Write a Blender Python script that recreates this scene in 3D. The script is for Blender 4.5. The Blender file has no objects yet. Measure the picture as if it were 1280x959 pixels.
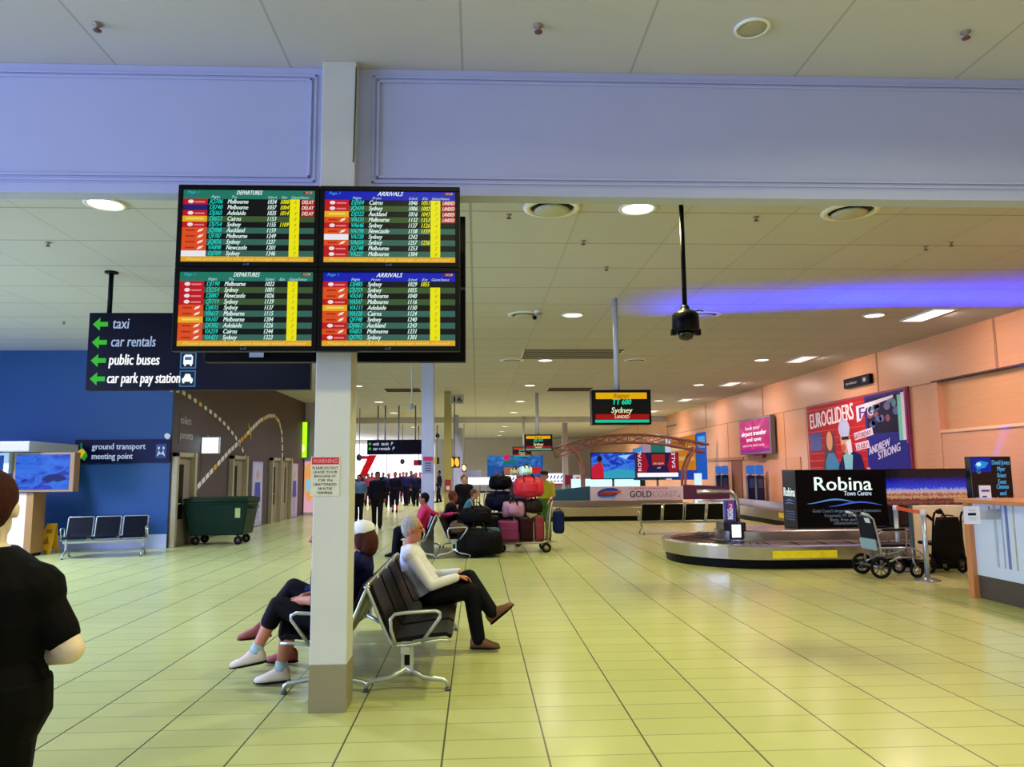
import bpy, bmesh, math, random
from mathutils import Vector as V, Matrix
import numpy as np
random.seed(7)
SC = bpy.context.scene
COL = SC.collection
PI = math.pi

# ---------------------------------------------------------------- camera model
FPX, VPX, VPY, ROLL, CZ = 930.0, 596.0, 591.0, -0.0088, 1.6
_fw = np.array([(VPX-640)/FPX, (VPY-479.5)/FPX, 1.0]); _fw /= np.linalg.norm(_fw)
_hx = np.array([1.0, ROLL, 0.0]); _hx -= _fw*_hx.dot(_fw); _hx /= np.linalg.norm(_hx)
RM = np.stack([_hx, _fw, -np.cross(_fw, _hx)], 1)

def P(px, py, x=None, y=None, z=None):
    """world point seen at a pixel, on the plane x=, y= or z="""
    d = RM.T @ np.array([(px-640)/FPX, (py-479.5)/FPX, 1.0])
    t = x/d[0] if x is not None else y/d[1] if y is not None else (z-CZ)/d[2]
    return V((t*d[0], t*d[1], CZ+t*d[2]))

cam = bpy.data.cameras.new('camera'); cam.sensor_width = 36; cam.lens = FPX/1280*36
cam.clip_start = 0.05; cam.clip_end = 300
co = bpy.data.objects.new('camera', cam); COL.objects.link(co)
rt, dn, fw = RM[0], RM[1], RM[2]
co.matrix_world = Matrix(((rt[0], -dn[0], -fw[0], 0), (rt[1], -dn[1], -fw[1], 0), (rt[2], -dn[2], -fw[2], CZ), (0, 0, 0, 1)))
SC.camera = co

# ---------------------------------------------------------------- materials
def lin(h):
    h = h.lstrip('#'); c = [int(h[i:i+2], 16)/255 for i in (0, 2, 4)]
    return tuple(x/12.92 if x <= .04045 else ((x+.055)/1.055)**2.4 for x in c)+(1,)
_M = {}
def D(h, rough=.5, metal=0.0, var=.12, scale=14.0):
    k = ('d', h, rough, metal, var, scale)
    if k in _M: return _M[k]
    m = bpy.data.materials.new('paint_'+h); m.use_nodes = True
    nt = m.node_tree; b = nt.nodes['Principled BSDF']
    b.inputs['Roughness'].default_value = rough; b.inputs['Metallic'].default_value = metal
    c = lin(h)
    if .3*c[0]+.6*c[1]+.1*c[2] < .025 and rough > .3 and not metal: b.inputs['Specular IOR Level'].default_value = .12; c = tuple(x*.6 for x in c[:3])+(1,)
    n = nt.nodes.new('ShaderNodeTexNoise'); n.inputs['Scale'].default_value = scale; n.inputs['Detail'].default_value = 4
    tc = nt.nodes.new('ShaderNodeTexCoord'); nt.links.new(tc.outputs['Object'], n.inputs['Vector'])
    mx = nt.nodes.new('ShaderNodeMix'); mx.data_type = 'RGBA'
    mx.inputs[6].default_value = tuple(x*(1-var) for x in c[:3])+(1,)
    mx.inputs[7].default_value = tuple(min(1, x*(1+var)) for x in c[:3])+(1,)
    nt.links.new(n.outputs['Fac'], mx.inputs[0]); nt.links.new(mx.outputs[2], b.inputs['Base Color'])
    _M[k] = m; return m
def E(h, s=1.0):
    k = ('e', h, s)
    if k in _M: return _M[k]
    m = bpy.data.materials.new('lit_'+h); m.use_nodes = True
    b = m.node_tree.nodes['Principled BSDF']
    b.inputs['Base Color'].default_value = (.004, .004, .004, 1); b.inputs['Roughness'].default_value = .4; b.inputs['Specular IOR Level'].default_value = .15
    b.inputs['Emission Color'].default_value = lin(h); b.inputs['Emission Strength'].default_value = s
    _M[k] = m; return m
def grid_mat(name, c1, c2, mortar, bw, bh, ms, rough, off=(0, 0), noise=.06, bump=.0, spec=.5, ka=1.0, kb=1.0):
    m = bpy.data.materials.new(name); m.use_nodes = True; nt = m.node_tree; b = nt.nodes['Principled BSDF']
    tc = nt.nodes.new('ShaderNodeTexCoord'); mp = nt.nodes.new('ShaderNodeMapping'); mp.inputs['Location'].default_value = (off[0], off[1], 0)
    nt.links.new(tc.outputs['Object'], mp.inputs['Vector'])
    def brick(w_, h_):
        br = nt.nodes.new('ShaderNodeTexBrick'); br.offset = 0; br.squash = 1
        for k, v in (('Scale', 1), ('Mortar Size', ms), ('Mortar Smooth', .1), ('Bias', 0), ('Brick Width', w_), ('Row Height', h_)): br.inputs[k].default_value = v
        br.inputs['Color1'].default_value = lin(c1); br.inputs['Color2'].default_value = lin(c2); br.inputs['Mortar'].default_value = lin(c1)
        nt.links.new(mp.outputs['Vector'], br.inputs['Vector']); return br
    br, ba, bb = brick(bw, bh), brick(bw, 400), brick(400, bh)
    def mul(s_, k):
        q = nt.nodes.new('ShaderNodeMath'); q.operation = 'MULTIPLY'; q.inputs[1].default_value = k; nt.links.new(s_, q.inputs[0]); return q.outputs[0]
    mxf = nt.nodes.new('ShaderNodeMath'); mxf.operation = 'MAXIMUM'; nt.links.new(mul(ba.outputs['Fac'], ka), mxf.inputs[0]); nt.links.new(mul(bb.outputs['Fac'], kb), mxf.inputs[1])
    gm = nt.nodes.new('ShaderNodeMix'); gm.data_type = 'RGBA'; gm.inputs[7].default_value = lin(mortar); nt.links.new(mxf.outputs[0], gm.inputs[0]); nt.links.new(br.outputs['Color'], gm.inputs[6])
    n = nt.nodes.new('ShaderNodeTexNoise'); n.inputs['Scale'].default_value = 3; n.inputs['Detail'].default_value = 6
    nt.links.new(tc.outputs['Object'], n.inputs['Vector'])
    mr = nt.nodes.new('ShaderNodeMapRange'); mr.inputs['To Min'].default_value = 1-noise; mr.inputs['To Max'].default_value = 1+noise
    nt.links.new(n.outputs['Fac'], mr.inputs['Value'])
    mx = nt.nodes.new('ShaderNodeMix'); mx.data_type = 'RGBA'; mx.blend_type = 'MULTIPLY'; mx.inputs[0].default_value = 1
    nt.links.new(gm.outputs[2], mx.inputs[6]); nt.links.new(mr.outputs['Result'], mx.inputs[7])
    nt.links.new(mx.outputs[2], b.inputs['Base Color'])
    b.inputs['Roughness'].default_value = rough; b.inputs['Specular IOR Level'].default_value = spec
    if bump:
        bp = nt.nodes.new('ShaderNodeBump'); bp.inputs['Strength'].default_value = bump; bp.inputs['Distance'].default_value = .01; bp.invert = True
        nt.links.new(br.outputs['Fac'], bp.inputs['Height']); nt.links.new(bp.outputs['Normal'], b.inputs['Normal'])
    return m
def wood(name, c1, c2, rough=.35, sc=(.7, .7, 14)):
    m = bpy.data.materials.new(name); m.use_nodes = True; nt = m.node_tree; b = nt.nodes['Principled BSDF']
    tc = nt.nodes.new('ShaderNodeTexCoord'); mp = nt.nodes.new('ShaderNodeMapping'); mp.inputs['Scale'].default_value = sc
    nt.links.new(tc.outputs['Object'], mp.inputs['Vector'])
    n = nt.nodes.new('ShaderNodeTexNoise'); n.inputs['Scale'].default_value = 2; n.inputs['Detail'].default_value = 6; n.inputs['Distortion'].default_value = .6
    nt.links.new(mp.outputs['Vector'], n.inputs['Vector'])
    mx = nt.nodes.new('ShaderNodeMix'); mx.data_type = 'RGBA'; mx.inputs[6].default_value = lin(c1); mx.inputs[7].default_value = lin(c2)
    nt.links.new(n.outputs['Fac'], mx.inputs[0]); nt.links.new(mx.outputs[2], b.inputs['Base Color']); b.inputs['Roughness'].default_value = rough
    return m
def sunset_mat():
    """lit photo of a waterfront at dusk: deep blue sky, glowing orange skyline"""
    m = bpy.data.materials.new('dusk_picture'); m.use_nodes = True; nt = m.node_tree; b = nt.nodes['Principled BSDF']
    tc = nt.nodes.new('ShaderNodeTexCoord'); sp = nt.nodes.new('ShaderNodeSeparateXYZ'); nt.links.new(tc.outputs['Generated'], sp.inputs[0])
    n = nt.nodes.new('ShaderNodeTexNoise'); n.inputs['Scale'].default_value = 9; n.inputs['Detail'].default_value = 6; n.inputs['Roughness'].default_value = .75
    mp = nt.nodes.new('ShaderNodeMapping'); mp.inputs['Scale'].default_value = (5, 1, 1.6); nt.links.new(tc.outputs['Generated'], mp.inputs['Vector']); nt.links.new(mp.outputs['Vector'], n.inputs['Vector'])
    ad = nt.nodes.new('ShaderNodeMath'); ad.operation = 'MULTIPLY_ADD'; ad.inputs[1].default_value = .26; nt.links.new(n.outputs['Fac'], ad.inputs[0]); nt.links.new(sp.outputs[2], ad.inputs[2])
    r = nt.nodes.new('ShaderNodeValToRGB'); nt.links.new(ad.outputs[0], r.inputs[0])
    e = r.color_ramp.elements; e[0].position = .05; e[0].color = lin('040302'); e[1].position = 1.0; e[1].color = lin('02020e')
    for p, c in ((.46, '080404'), (.50, '3a1a12'), (.54, '8a4838'), (.59, '401828'), (.64, 'e0a070'), (.68, '803838'), (.72, 'e0a888'), (.77, '90a0d8'), (.80, '2840d0'), (.93, '0810a0')):
        k = e.new(p); k.color = lin(c)
    b.inputs['Base Color'].default_value = (.01, .01, .01, 1); nt.links.new(r.outputs[0], b.inputs['Emission Color']); b.inputs['Emission Strength'].default_value = 1.0
    b.inputs['Roughness'].default_value = .2
    return m
def noise_screen(name, cols, scale=3.0, strength=1.0, stretch=(1, 1, 1)):
    m = bpy.data.materials.new(name); m.use_nodes = True; nt = m.node_tree; b = nt.nodes['Principled BSDF']
    tc = nt.nodes.new('ShaderNodeTexCoord'); mp = nt.nodes.new('ShaderNodeMapping'); mp.inputs['Scale'].default_value = stretch
    nt.links.new(tc.outputs['Generated'], mp.inputs['Vector'])
    n = nt.nodes.new('ShaderNodeTexNoise'); n.inputs['Scale'].default_value = scale; n.inputs['Detail'].default_value = 5; n.inputs['Distortion'].default_value = 1.2
    nt.links.new(mp.outputs['Vector'], n.inputs['Vector'])
    r = nt.nodes.new('ShaderNodeValToRGB'); nt.links.new(n.outputs['Fac'], r.inputs[0]); e = r.color_ramp.elements
    e[0].position = .3; e[0].color = lin(cols[0]); e[1].position = .72; e[1].color = lin(cols[-1])
    for i, c in enumerate(cols[1:-1]): k = e.new(.3+.42*(i+1)/(len(cols)-1)); k.color = lin(c)
    b.inputs['Base Color'].default_value = (.01, .01, .01, 1); nt.links.new(r.outputs[0], b.inputs['Emission Color']); b.inputs['Emission Strength'].default_value = strength
    b.inputs['Roughness'].default_value = .4; b.inputs['Specular IOR Level'].default_value = .15
    return m

def H(h):
    """hair: fine strands running down the head"""
    if ('h', h) in _M: return _M[('h', h)]
    m = wood('hair_'+h, h, h, .75, (90, 90, 9)); mx = [n for n in m.node_tree.nodes if n.type == 'MIX'][0]; c = lin(h)
    mx.inputs[6].default_value = tuple(x*.25 for x in c[:3])+(1,); mx.inputs[7].default_value = tuple(min(1, x*1.5) for x in c[:3])+(1,)
    nt = m.node_tree; nz = [n for n in nt.nodes if n.type == 'TEX_NOISE'][0]; bp = nt.nodes.new('ShaderNodeBump'); bp.inputs['Strength'].default_value = .8; bp.inputs['Distance'].default_value = .01
    nt.links.new(nz.outputs['Fac'], bp.inputs['Height']); b = nt.nodes['Principled BSDF']; nt.links.new(bp.outputs['Normal'], b.inputs['Normal']); b.inputs['Specular IOR Level'].default_value = .2
    _M[('h', h)] = m; return m
STEEL = D('c8ccce', .22, 1.0, .05); CHROME = D('d8dcdc', .28, .9, .04); DARKMETAL = D('30323a', .4, .6)
BLACK = D('08080a', .45, 0, .2); BLACKGLOSS = D('060608', .2, 0, .1); RUBBER = D('141416', .7); WHITE = D('e6e6e4', .5, 0, .04)

# ---------------------------------------------------------------- mesh builder
_txt = {}
def text_geo(s, shear=0.0):
    k = (s, shear)
    if k not in _txt:
        c = bpy.data.curves.new('writing', 'FONT'); c.body = s; c.size = 1; c.resolution_u = 2; c.shear = shear
        o = bpy.data.objects.new('writing', c); me = o.to_mesh()
        vs = [(v.co.x, v.co.y) for v in me.vertices]; fs = [tuple(p.vertices) for p in me.polygons]
        o.to_mesh_clear(); bpy.data.objects.remove(o); bpy.data.curves.remove(c)
        w = max([v[0] for v in vs], default=0)
        _txt[k] = (vs, fs, w)
    return _txt[k]

def frame_of(d):
    d = d.normalized(); a = V((0, 0, 1)) if abs(d.z) < .95 else V((1, 0, 0))
    s = d.cross(a).normalized(); return s, d.cross(s).normalized()

class MB:
    def __init__(s): s.v, s.f, s.m, s.sm, s.mats = [], [], [], [], []
    def mi(s, m):
        if m not in s.mats: s.mats.append(m)
        return s.mats.index(m)
    def add(s, vs, fs, m, smooth=False):
        b = len(s.v); s.v.extend(V(v) for v in vs); k = s.mi(m)
        for f in fs: s.f.append(tuple(b+i for i in f)); s.m.append(k); s.sm.append(smooth)
        return s
    def box(s, lo, hi, m):
        (x, y, z), (X, Y, Z) = lo, hi
        return s.add([(x, y, z), (X, y, z), (X, Y, z), (x, Y, z), (x, y, Z), (X, y, Z), (X, Y, Z), (x, Y, Z)],
                     [(0, 3, 2, 1), (4, 5, 6, 7), (0, 1, 5, 4), (1, 2, 6, 5), (2, 3, 7, 6), (3, 0, 4, 7)], m)
    def obox(s, c, a, b, d, m):
        """box about c with half vectors a, b, d"""
        c, a, b, d = V(c), V(a), V(b), V(d)
        vs = [c-a-b-d, c+a-b-d, c+a+b-d, c-a+b-d, c-a-b+d, c+a-b+d, c+a+b+d, c-a+b+d]
        return s.add(vs, [(0, 3, 2, 1), (4, 5, 6, 7), (0, 1, 5, 4), (1, 2, 6, 5), (2, 3, 7, 6), (3, 0, 4, 7)], m)
    def tube(s, pts, r, m, n=10, closed=False, caps=True):
        pts = [V(p) for p in pts]; N = len(pts); rs = r if isinstance(r, (list, tuple)) else [r]*N
        vs = []; fs = []; u = None
        for i, p in enumerate(pts):
            t = (pts[(i+1) % N]-pts[i-1]) if closed or 0 < i < N-1 else (pts[1]-pts[0] if i == 0 else pts[-1]-pts[-2])
            t.normalize()
            u = frame_of(t)[0] if u is None else (u-t*u.dot(t)).normalized()
            w = t.cross(u)
            for k in range(n):
                a = 2*PI*k/n; vs.append(p+(u*math.cos(a)+w*math.sin(a))*rs[i])
        for i in range(N if closed else N-1):
            for k in range(n):
                j = (i+1) % N; fs.append((i*n+k, i*n+(k+1) % n, j*n+(k+1) % n, j*n+k))
        if caps and not closed: fs.append(tuple(range(n-1, -1, -1))); fs.append(tuple((N-1)*n+k for k in range(n)))
        return s.add(vs, fs, m, True)
    def cyl(s, p0, p1, r, m, n=20, r1=None): return s.tube([p0, p1], [r, r if r1 is None else r1], m, n)
    def lathe(s, prof, c, m, n=28, axis=(0, 0, 1)):
        c = V(c); ax = V(axis).normalized(); u, w = frame_of(ax); vs = []; fs = []
        for r, h in prof:
            for k in range(n):
                a = 2*PI*k/n; vs.append(c+ax*h+(u*math.cos(a)+w*math.sin(a))*max(r, 1e-4))
        for i in range(len(prof)-1):
            for k in range(n): fs.append((i*n+k, i*n+(k+1) % n, (i+1)*n+(k+1) % n, (i+1)*n+k))
        fs.append(tuple(range(n-1, -1, -1))); fs.append(tuple((len(prof)-1)*n+k for k in range(n)))
        return s.add(vs, fs, m, True)
    def loft(s, rings, m, n=16, e=1.0):
        """rings: (centre, half vector a, half vector b); closed ends"""
        vs = []; fs = []
        for c, a, b in rings:
            for k in range(n):
                t = 2*PI*k/n; ct, st = math.cos(t), math.sin(t)
                if e != 1.0: ct, st = math.copysign(abs(ct)**e, ct), math.copysign(abs(st)**e, st)
                vs.append(V(c)+V(a)*ct+V(b)*st)
        R = len(rings)
        for i in range(R-1):
            for k in range(n): fs.append((i*n+k, i*n+(k+1) % n, (i+1)*n+(k+1) % n, (i+1)*n+k))
        fs.append(tuple(range(n-1, -1, -1))); fs.append(tuple((R-1)*n+k for k in range(n)))
        return s.add(vs, fs, m, True)
    def ell(s, c, a, b, d, m, n=14, h=8):
        c, a, b, d = V(c), V(a), V(b), V(d); rings = []
        for i in range(h+1):
            t = -PI/2+PI*i/h; q = max(math.cos(t), .02); rings.append((c+d*math.sin(t), a*q, b*q))
        return s.loft(rings, m, n)
    def cap(s, p0, p1, r0, r1, m, n=12):
        """round-ended tapered limb"""
        p0, p1 = V(p0), V(p1); d = (p1-p0); L = d.length; d = d/L if L > 1e-6 else V((0, 0, 1))
        u, w = frame_of(d); rings = []
        for i in range(4):
            t = PI/2*(1-i/3.0); rings.append((p0-d*r0*math.sin(t), u*max(r0*math.cos(t), .0008), w*max(r0*math.cos(t), .0008)))
        for i in range(4):
            t = PI/2*i/3.0; rings.append((p1+d*r1*math.sin(t), u*max(r1*math.cos(t), .0008), w*max(r1*math.cos(t), .0008)))
        return s.loft(rings, m, n)
    def prism(s, pts, d, m):
        """flat polygon pts pushed along d"""
        pts = [V(p) for p in pts]; d = V(d); n = len(pts)
        return s.add(pts+[p+d for p in pts], [tuple(range(n-1, -1, -1)), tuple(range(n, 2*n))]+[(i, (i+1) % n, n+(i+1) % n, n+i) for i in range(n)], m)
    def build(s, name, parent=None, bevel=0.0, remesh=0.0, smooth_it=0, subd=0, recalc=True):
        me = bpy.data.meshes.new(name); me.from_pydata([tuple(v) for v in s.v], [], s.f)
        for m in s.mats: me.materials.append(m)
        me.polygons.foreach_set('material_index', s.m); me.polygons.foreach_set('use_smooth', s.sm)
        if recalc:
            bm = bmesh.new(); bm.from_mesh(me); bmesh.ops.recalc_face_normals(bm, faces=bm.faces); bm.to_mesh(me); bm.free()
        me.update()
        o = bpy.data.objects.new(name, me); COL.objects.link(o)
        if remesh:
            md = o.modifiers.new('r', 'REMESH'); md.mode = 'VOXEL'; md.voxel_size = remesh; md.use_smooth_shade = True
            if smooth_it:
                sm = o.modifiers.new('s', 'SMOOTH'); sm.factor = .5; sm.iterations = smooth_it
            dg = bpy.context.evaluated_depsgraph_get(); dg.update()
            me2 = bpy.data.meshes.new_from_object(o.evaluated_get(dg)); me2.name = name
            o.modifiers.clear(); o.data = me2; me2.materials.clear(); me2.materials.append(s.mats[0])
            me2.polygons.foreach_set('material_index', [0]*len(me2.polygons))
            bpy.data.meshes.remove(me)
        if bevel:
            b = o.modifiers.new('edge', 'BEVEL'); b.width = bevel; b.segments = 3; b.limit_method = 'ANGLE'; b.angle_limit = .7
            b.harden_normals = False
        if parent is not None:
            o.parent = parent; o.matrix_parent_inverse = parent.matrix_basis.inverted()
        return o

class Face:
    """flat graphics on a surface: origin top-left, unit vectors r (across) and d (down); layers lift along n"""
    def __init__(s, mb, o, r, d, w, h, lift=.0015):
        s.mb, s.o, s.r, s.d = mb, V(o), V(r).normalized(), V(d).normalized(); s.n = s.d.cross(s.r).normalized(); s.w, s.h, s.lift = w, h, lift
    def at(s, u, v, l=0): return s.o+s.r*(u*s.w)+s.d*(v*s.h)+s.n*(l*s.lift)
    def rect(s, u0, v0, u1, v1, m, l=1):
        s.mb.add([s.at(u0, v0, l), s.at(u0, v1, l), s.at(u1, v1, l), s.at(u1, v0, l)], [(0, 1, 2, 3)], m); return s
    def poly(s, pts, m, l=1):
        s.mb.add([s.at(u, v, l) for u, v in pts], [tuple(range(len(pts)))], m); return s
    def disc(s, u, v, ru, rv, m, l=1, n=24, a0=0, a1=2*PI):
        return s.poly([(u+ru*math.cos(a0+(a1-a0)*k/n), v+rv*math.sin(a0+(a1-a0)*k/n)) for k in range(n)], m, l)
    def text(s, t, u, v, hgt, m, l=2, align='l', width=None, shear=0.0, ang=0.0, bold=0.0):
        """baseline at v, hgt = em height as a fraction of the face height"""
        vs, fs, w = text_geo(t, shear)
        if not vs: return s
        size = hgt*s.h; sx = size
        if width is not None and w > 0: sx = width*s.w/w
        off = {'l': 0, 'c': -.5, 'r': -1}[align]*w*sx
        ca, sa = math.cos(ang), math.sin(ang); o = s.at(u, v, l)
        for db in ([0] if not bold else [-bold, bold]):
            out = []
            for x, y in vs:
                X, Y = off+x*sx+db*size, y*size
                out.append(o+s.r*(X*ca-Y*sa)-s.d*(X*sa+Y*ca)+s.n*(db*.01))
            s.mb.add(out, fs, m)
        return s

def empty(name, loc):
    o = bpy.data.objects.new(name, None); COL.objects.link(o); o.location = loc; o.empty_display_size = .1
    return o
_labels = {}
def tag(o, label, cat, group=None, kind=None):
    o['label'] = label; o['category'] = cat
    if group: o['group'] = group
    o['kind'] = kind or 'thing'
    return o
def struct(o, label=None, cat=None):
    o['kind'] = 'structure'
    if label: o['label'] = label; o['category'] = cat
    return o
def thing(name, label, cat, loc, group=None): return tag(empty(name, loc), label, cat, group)
def copy_tree(o, parent=None):
    c = o.copy(); COL.objects.link(c)
    if parent is not None: c.parent = parent
    for ch in o.children: copy_tree(ch, c)
    return c
def area(name, loc, target, sx, sy, power, color, spread=PI, shape='RECTANGLE'):
    l = bpy.data.lights.new(name, 'AREA'); l.shape = shape; l.size = sx; l.size_y = sy; l.energy = power; l.color = color; l.spread = spread
    o = bpy.data.objects.new(name, l); COL.objects.link(o); o.location = loc
    o.rotation_euler = (V(target)-V(loc)).to_track_quat('-Z', 'Y').to_euler(); return o
# ================================================================ SETTING
ZC, ZF, XR, YFAR, XL = 4.45, 4.67, 9.85, 64.0, -13.0
YB0, YB1 = 5.40, 5.53                                         # bulkhead front / back
FLOOR = grid_mat('floor_tiles', 'b4b776', 'aeb270', '525238', .6, .3, .006, .22, (.2, .08), .05, .15, .4, 1.0, .45)
CEIL = grid_mat('ceiling_tiles', 'bebcc0', 'bab8bc', '8c8a88', 1.2, 1.13, .016, .8, (.06, .02), .03, 0, .3, .35, .8)
CEILF = grid_mat('front_ceiling_board', 'c0bec0', 'bcbabc', 'a4a2a0', 1.3, 20.0, .01, .8, (.1, 9.0), .03)
PLASTER = D('acb2d6', .6, 0, .03, 3); COLPAINT = D('c4c6be', .5, 0, .05, 5)
BLUEWALL = D('064684', .55, 0, .06, 2); BROWN = D('4a3a3c', .6, 0, .1, 3)
TIMBER = wood('timber_veneer', 'd29468', 'dea67c'); TIMBER2 = wood('timber_veneer_recess', 'c88e58', 'd6a270')
struct(MB().box((-20, -4, -.2), (XR+.4, YFAR+.4, 0), FLOOR).build('floor'))
struct(MB().box((XL-1, -4, ZF), (XR+.4, YB0+.06, ZF+.2), CEILF).build('ceiling_front'))
struct(MB().box((-20, YB0+.06, ZC), (XR+.4, YFAR+.4, ZC+.2), CEIL).build('ceiling_rear'))

# bulkhead beam with two moulded panels
bm_ = struct(MB().box((XL, YB0, 3.68), (XR, YB1, ZF), PLASTER).box((XL, YB0-.012, 3.665), (XR, YB1+.01, 3.74), PLASTER).build('beam', bevel=.004))
for (xa, xb, nm) in ((XL+.1, -1.2, 'trim_1'), (-.78, XR-.1, 'trim_2')):
    t = MB(); z0, z1 = 3.76, 4.61
    for k, (o_, h_) in enumerate(((0, .012), (.035, .02))):
        a, b, c, d = xa+o_, xb-o_, z0+o_, z1-o_
        for lo, hi in (((a, YB0-h_, c), (b, YB0, c+.018)), ((a, YB0-h_, d-.018), (b, YB0, d)), ((a, YB0-h_, c), (a+.018, YB0, d)), ((b-.018, YB0-h_, c), (b, YB0, d))):
            t.box(lo, hi, PLASTER)
    struct(t.build(nm, bevel=.003))

# columns down the hall
PLINTH = grid_mat('column_base_tile', '8a8468', '867f62', '6c674e', .6, .6, .004, .4)
for i, y in enumerate((5.3, 15.5, 26.2, 36.9, 47.6)):
    z = ZF if i == 0 else ZC
    mt = [COLPAINT, D('aab0d0', .5, 0, .05, 5), D('a89c50', .5, 0, .05, 5), D('9aa0c4', .5, 0, .05, 5), D('9aa0c4', .5, 0, .05, 5)][i]
    c = struct(MB().box((-1.14, y, 0.31), (-.89, y+.25, z), mt).build('column', bevel=.006))
    p = MB().box((-1.143, y-.004, 0), (-.887, y+.254, .312), PLINTH).build('column_base', c, bevel=.003)
    if i == 0:
        MB().tube([(-1.0, y+.26, 3.4), (-.9, y-.006, 3.9), (-.89, y-.006, ZF-.05)], .006, D('4a4a20', .5)).build('cable', c)

# side and end walls
wr = MB().box((XR, -4, 0), (XR+.3, YFAR, ZC+.1), TIMBER)
wall_r = struct(wr.build('wall_right'))
g = MB(); SEAM = D('a87c58', .6)
for y in (13.5, 17.7, 25.1, 31.5, 38.0, 45.0): g.box((XR-.012, y-.03, 3.46), (XR+.01, y+.03, ZC), SEAM)
g.box((XR-.008, 15.4, 3.43), (XR+.01, YFAR, 3.46), SEAM)
for y in (15.4, 21.8, 23.4, 28.8, 35.0): g.box((XR-.008, y-.015, .1), (XR+.01, y+.015, 3.44), SEAM)
struct(g.build('trim_3'))
rec = MB().box((XR-.10, 6, 0), (XR, 15.2, 2.36), TIMBER).box((XR-.14, 6, 3.42), (XR, 15.38, 3.455), D('4a3020', .6)).box((XR-.12, 15.2, 0), (XR, 15.4, 3.42), TIMBER).box((XR-.01, 6, 2.36), (XR+.01, 15.2, 3.42), TIMBER2)
rec.box((XR-.13, 6, 2.34), (XR, 15.2, 2.40), D('e6c094', .5))
struct(rec.build('trim_4', bevel=.004))
struct(MB().box((XR-.03, 15.4, 0), (XR, YFAR, .12), D('5a4030', .6)).build('baseboard_right'))
# frame of a recess on the far part of the timber wall
f2 = MB()
for lo, hi in (((32, 2.0), (32.15, 3.2)), ((27.2, 2.0), (32, 2.1)),): f2.box((XR-.05, lo[0], lo[1]), (XR, hi[0], hi[1]), SEAM)
struct(f2.build('trim_5'))
dr = MB().box((XR-.03, 27.4, 0), (XR+.05, 28.5, 2.1), D('8a5a38', .5)).build('door_1'); struct(dr)
MB().box((XR-.05, 27.5, .95), (XR-.03, 27.6, 1.1), STEEL).build('door_handle', dr)
pd = MB().box((XR-.03, 22.3, 0), (XR+.05, 23.2, 2.0), D('d8a078', .5)).build('door_2', bevel=.004); struct(pd)
MB().tube([(XR-.03, 22.4, 1.35), (XR-.09, 22.4, 1.35), (XR-.09, 23.1, 1.35), (XR-.03, 23.1, 1.35)], .02, D('3a2630', .4)).build('door_handle', pd)

YBL = 17.2
struct(MB().box((XL, YBL, 0), (-6.9, YBL+.25, ZC+.1), BLUEWALL).build('wall_blue'))
struct(MB().box((XL, YBL-.03, 0), (-6.9, YBL+.02, .3), D('b4bcdc', .4)).build('baseboard_blue'))
XBR = -6.88
struct(MB().box((XBR-.25, YBL+.02, 0), (XBR, 31.5, ZC+.1), BROWN).build('wall_brown'))
struct(MB().box((-20, YFAR, 0), (XR+.3, YFAR+.3, ZC+.1), D('d8d4e4', .6)).build('wall_end'))
struct(MB().box((-20.2, 31.5, 0), (-20, YFAR, ZC+.1), D('d0d0e0', .6)).build('wall_corridor'))
struct(MB().box((-20, 31.3, 0), (-7.1, 31.5, ZC+.1), D('d0d0e0', .6)).build('wall_return'))
# glazed side of the arrivals hall, daylight outside
wl = struct(MB().box((XL-.2, -4, 0), (XL, YBL+.2, .35), PLASTER).box((XL-.2, -4, 3.7), (XL, YBL+.2, ZF+.1), PLASTER).build('wall_left'))
wn = MB().box((XL-.16, -4, .35), (XL-.14, YBL, 3.7), E('8fa8ff', 2.6))
w1 = struct(wn.build('window_1'))
mu = MB()
for y in range(-4, 18, 2): mu.box((XL-.14, y-.04, .35), (XL-.02, y+.04, 3.7), DARKMETAL)
mu.build('window_frame', w1)
# bright glazed end at the far left of the hall
wf = struct(MB().box((-19.5, YFAR-.06, .1), (-3.6, YFAR-.04, 4.1), E('f4f2ff', 2.6)).build('window_2'))
mu = MB()
for k in range(9): x = -19.5+k*1.98; mu.box((x-.03, YFAR-.12, .1), (x+.03, YFAR-.05, 4.1), D('c8c8d8'))
mu.build('window_frame', wf)
red = MB(); yw = YFAR-.2
q = lambda px, py: P(px, py, y=yw)
red.prism([q(461, 569), q(471, 569), q(455, 601), q(446, 601)], (0, .04, 0), E('e00818', .8)).prism([q(447, 570), q(462, 570), q(461, 574), q(447, 574)], (0, .04, 0), E('c81430', .8))
tag(red.build('window_graphic'), 'red slanted stroke sign on the bright end window', 'sign')

# ceiling beams far down the hall
struct(MB().box((-20, 38.4, ZC-.3), (XR, 38.7, ZC), D('b4b0b8', .6)).build('ceiling_beam'))

# ================================================================ corridor: doors on the brown wall
DF = D('a89c78', .45); DP = D('8a7c64', .5)
for i, (ya, yb) in enumerate(((17.35, 18.25), (21.25, 22.3), (25.3, 26.2), (26.7, 27.6))):
    h = 2.02+.02*i
    d = MB().box((XBR-.02, ya, 0), (XBR+.05, yb, h), DP)
    dn_ = struct(d.build('door_%d' % (i+3), bevel=.004))
    fr = MB()
    fr.box((XBR, ya-.1, 0), (XBR+.12, ya+.02, h+.1), DF).box((XBR, yb-.02, 0), (XBR+.16, yb+.12, h+.1), DF).box((XBR, ya-.1, h), (XBR+.12, yb+.12, h+.1), DF)
    fr.build('door_frame', dn_, bevel=.004)
    MB().box((XBR+.052, ya+.2, .6), (XBR+.06, ya+.45, 1.85), BLACK).build('door_window', dn_)
    MB().tube([(XBR+.05, ya+.12, .95), (XBR+.11, ya+.12, .95), (XBR+.11, ya+.28, .95)], .012, STEEL).build('door_handle', dn_)

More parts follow.
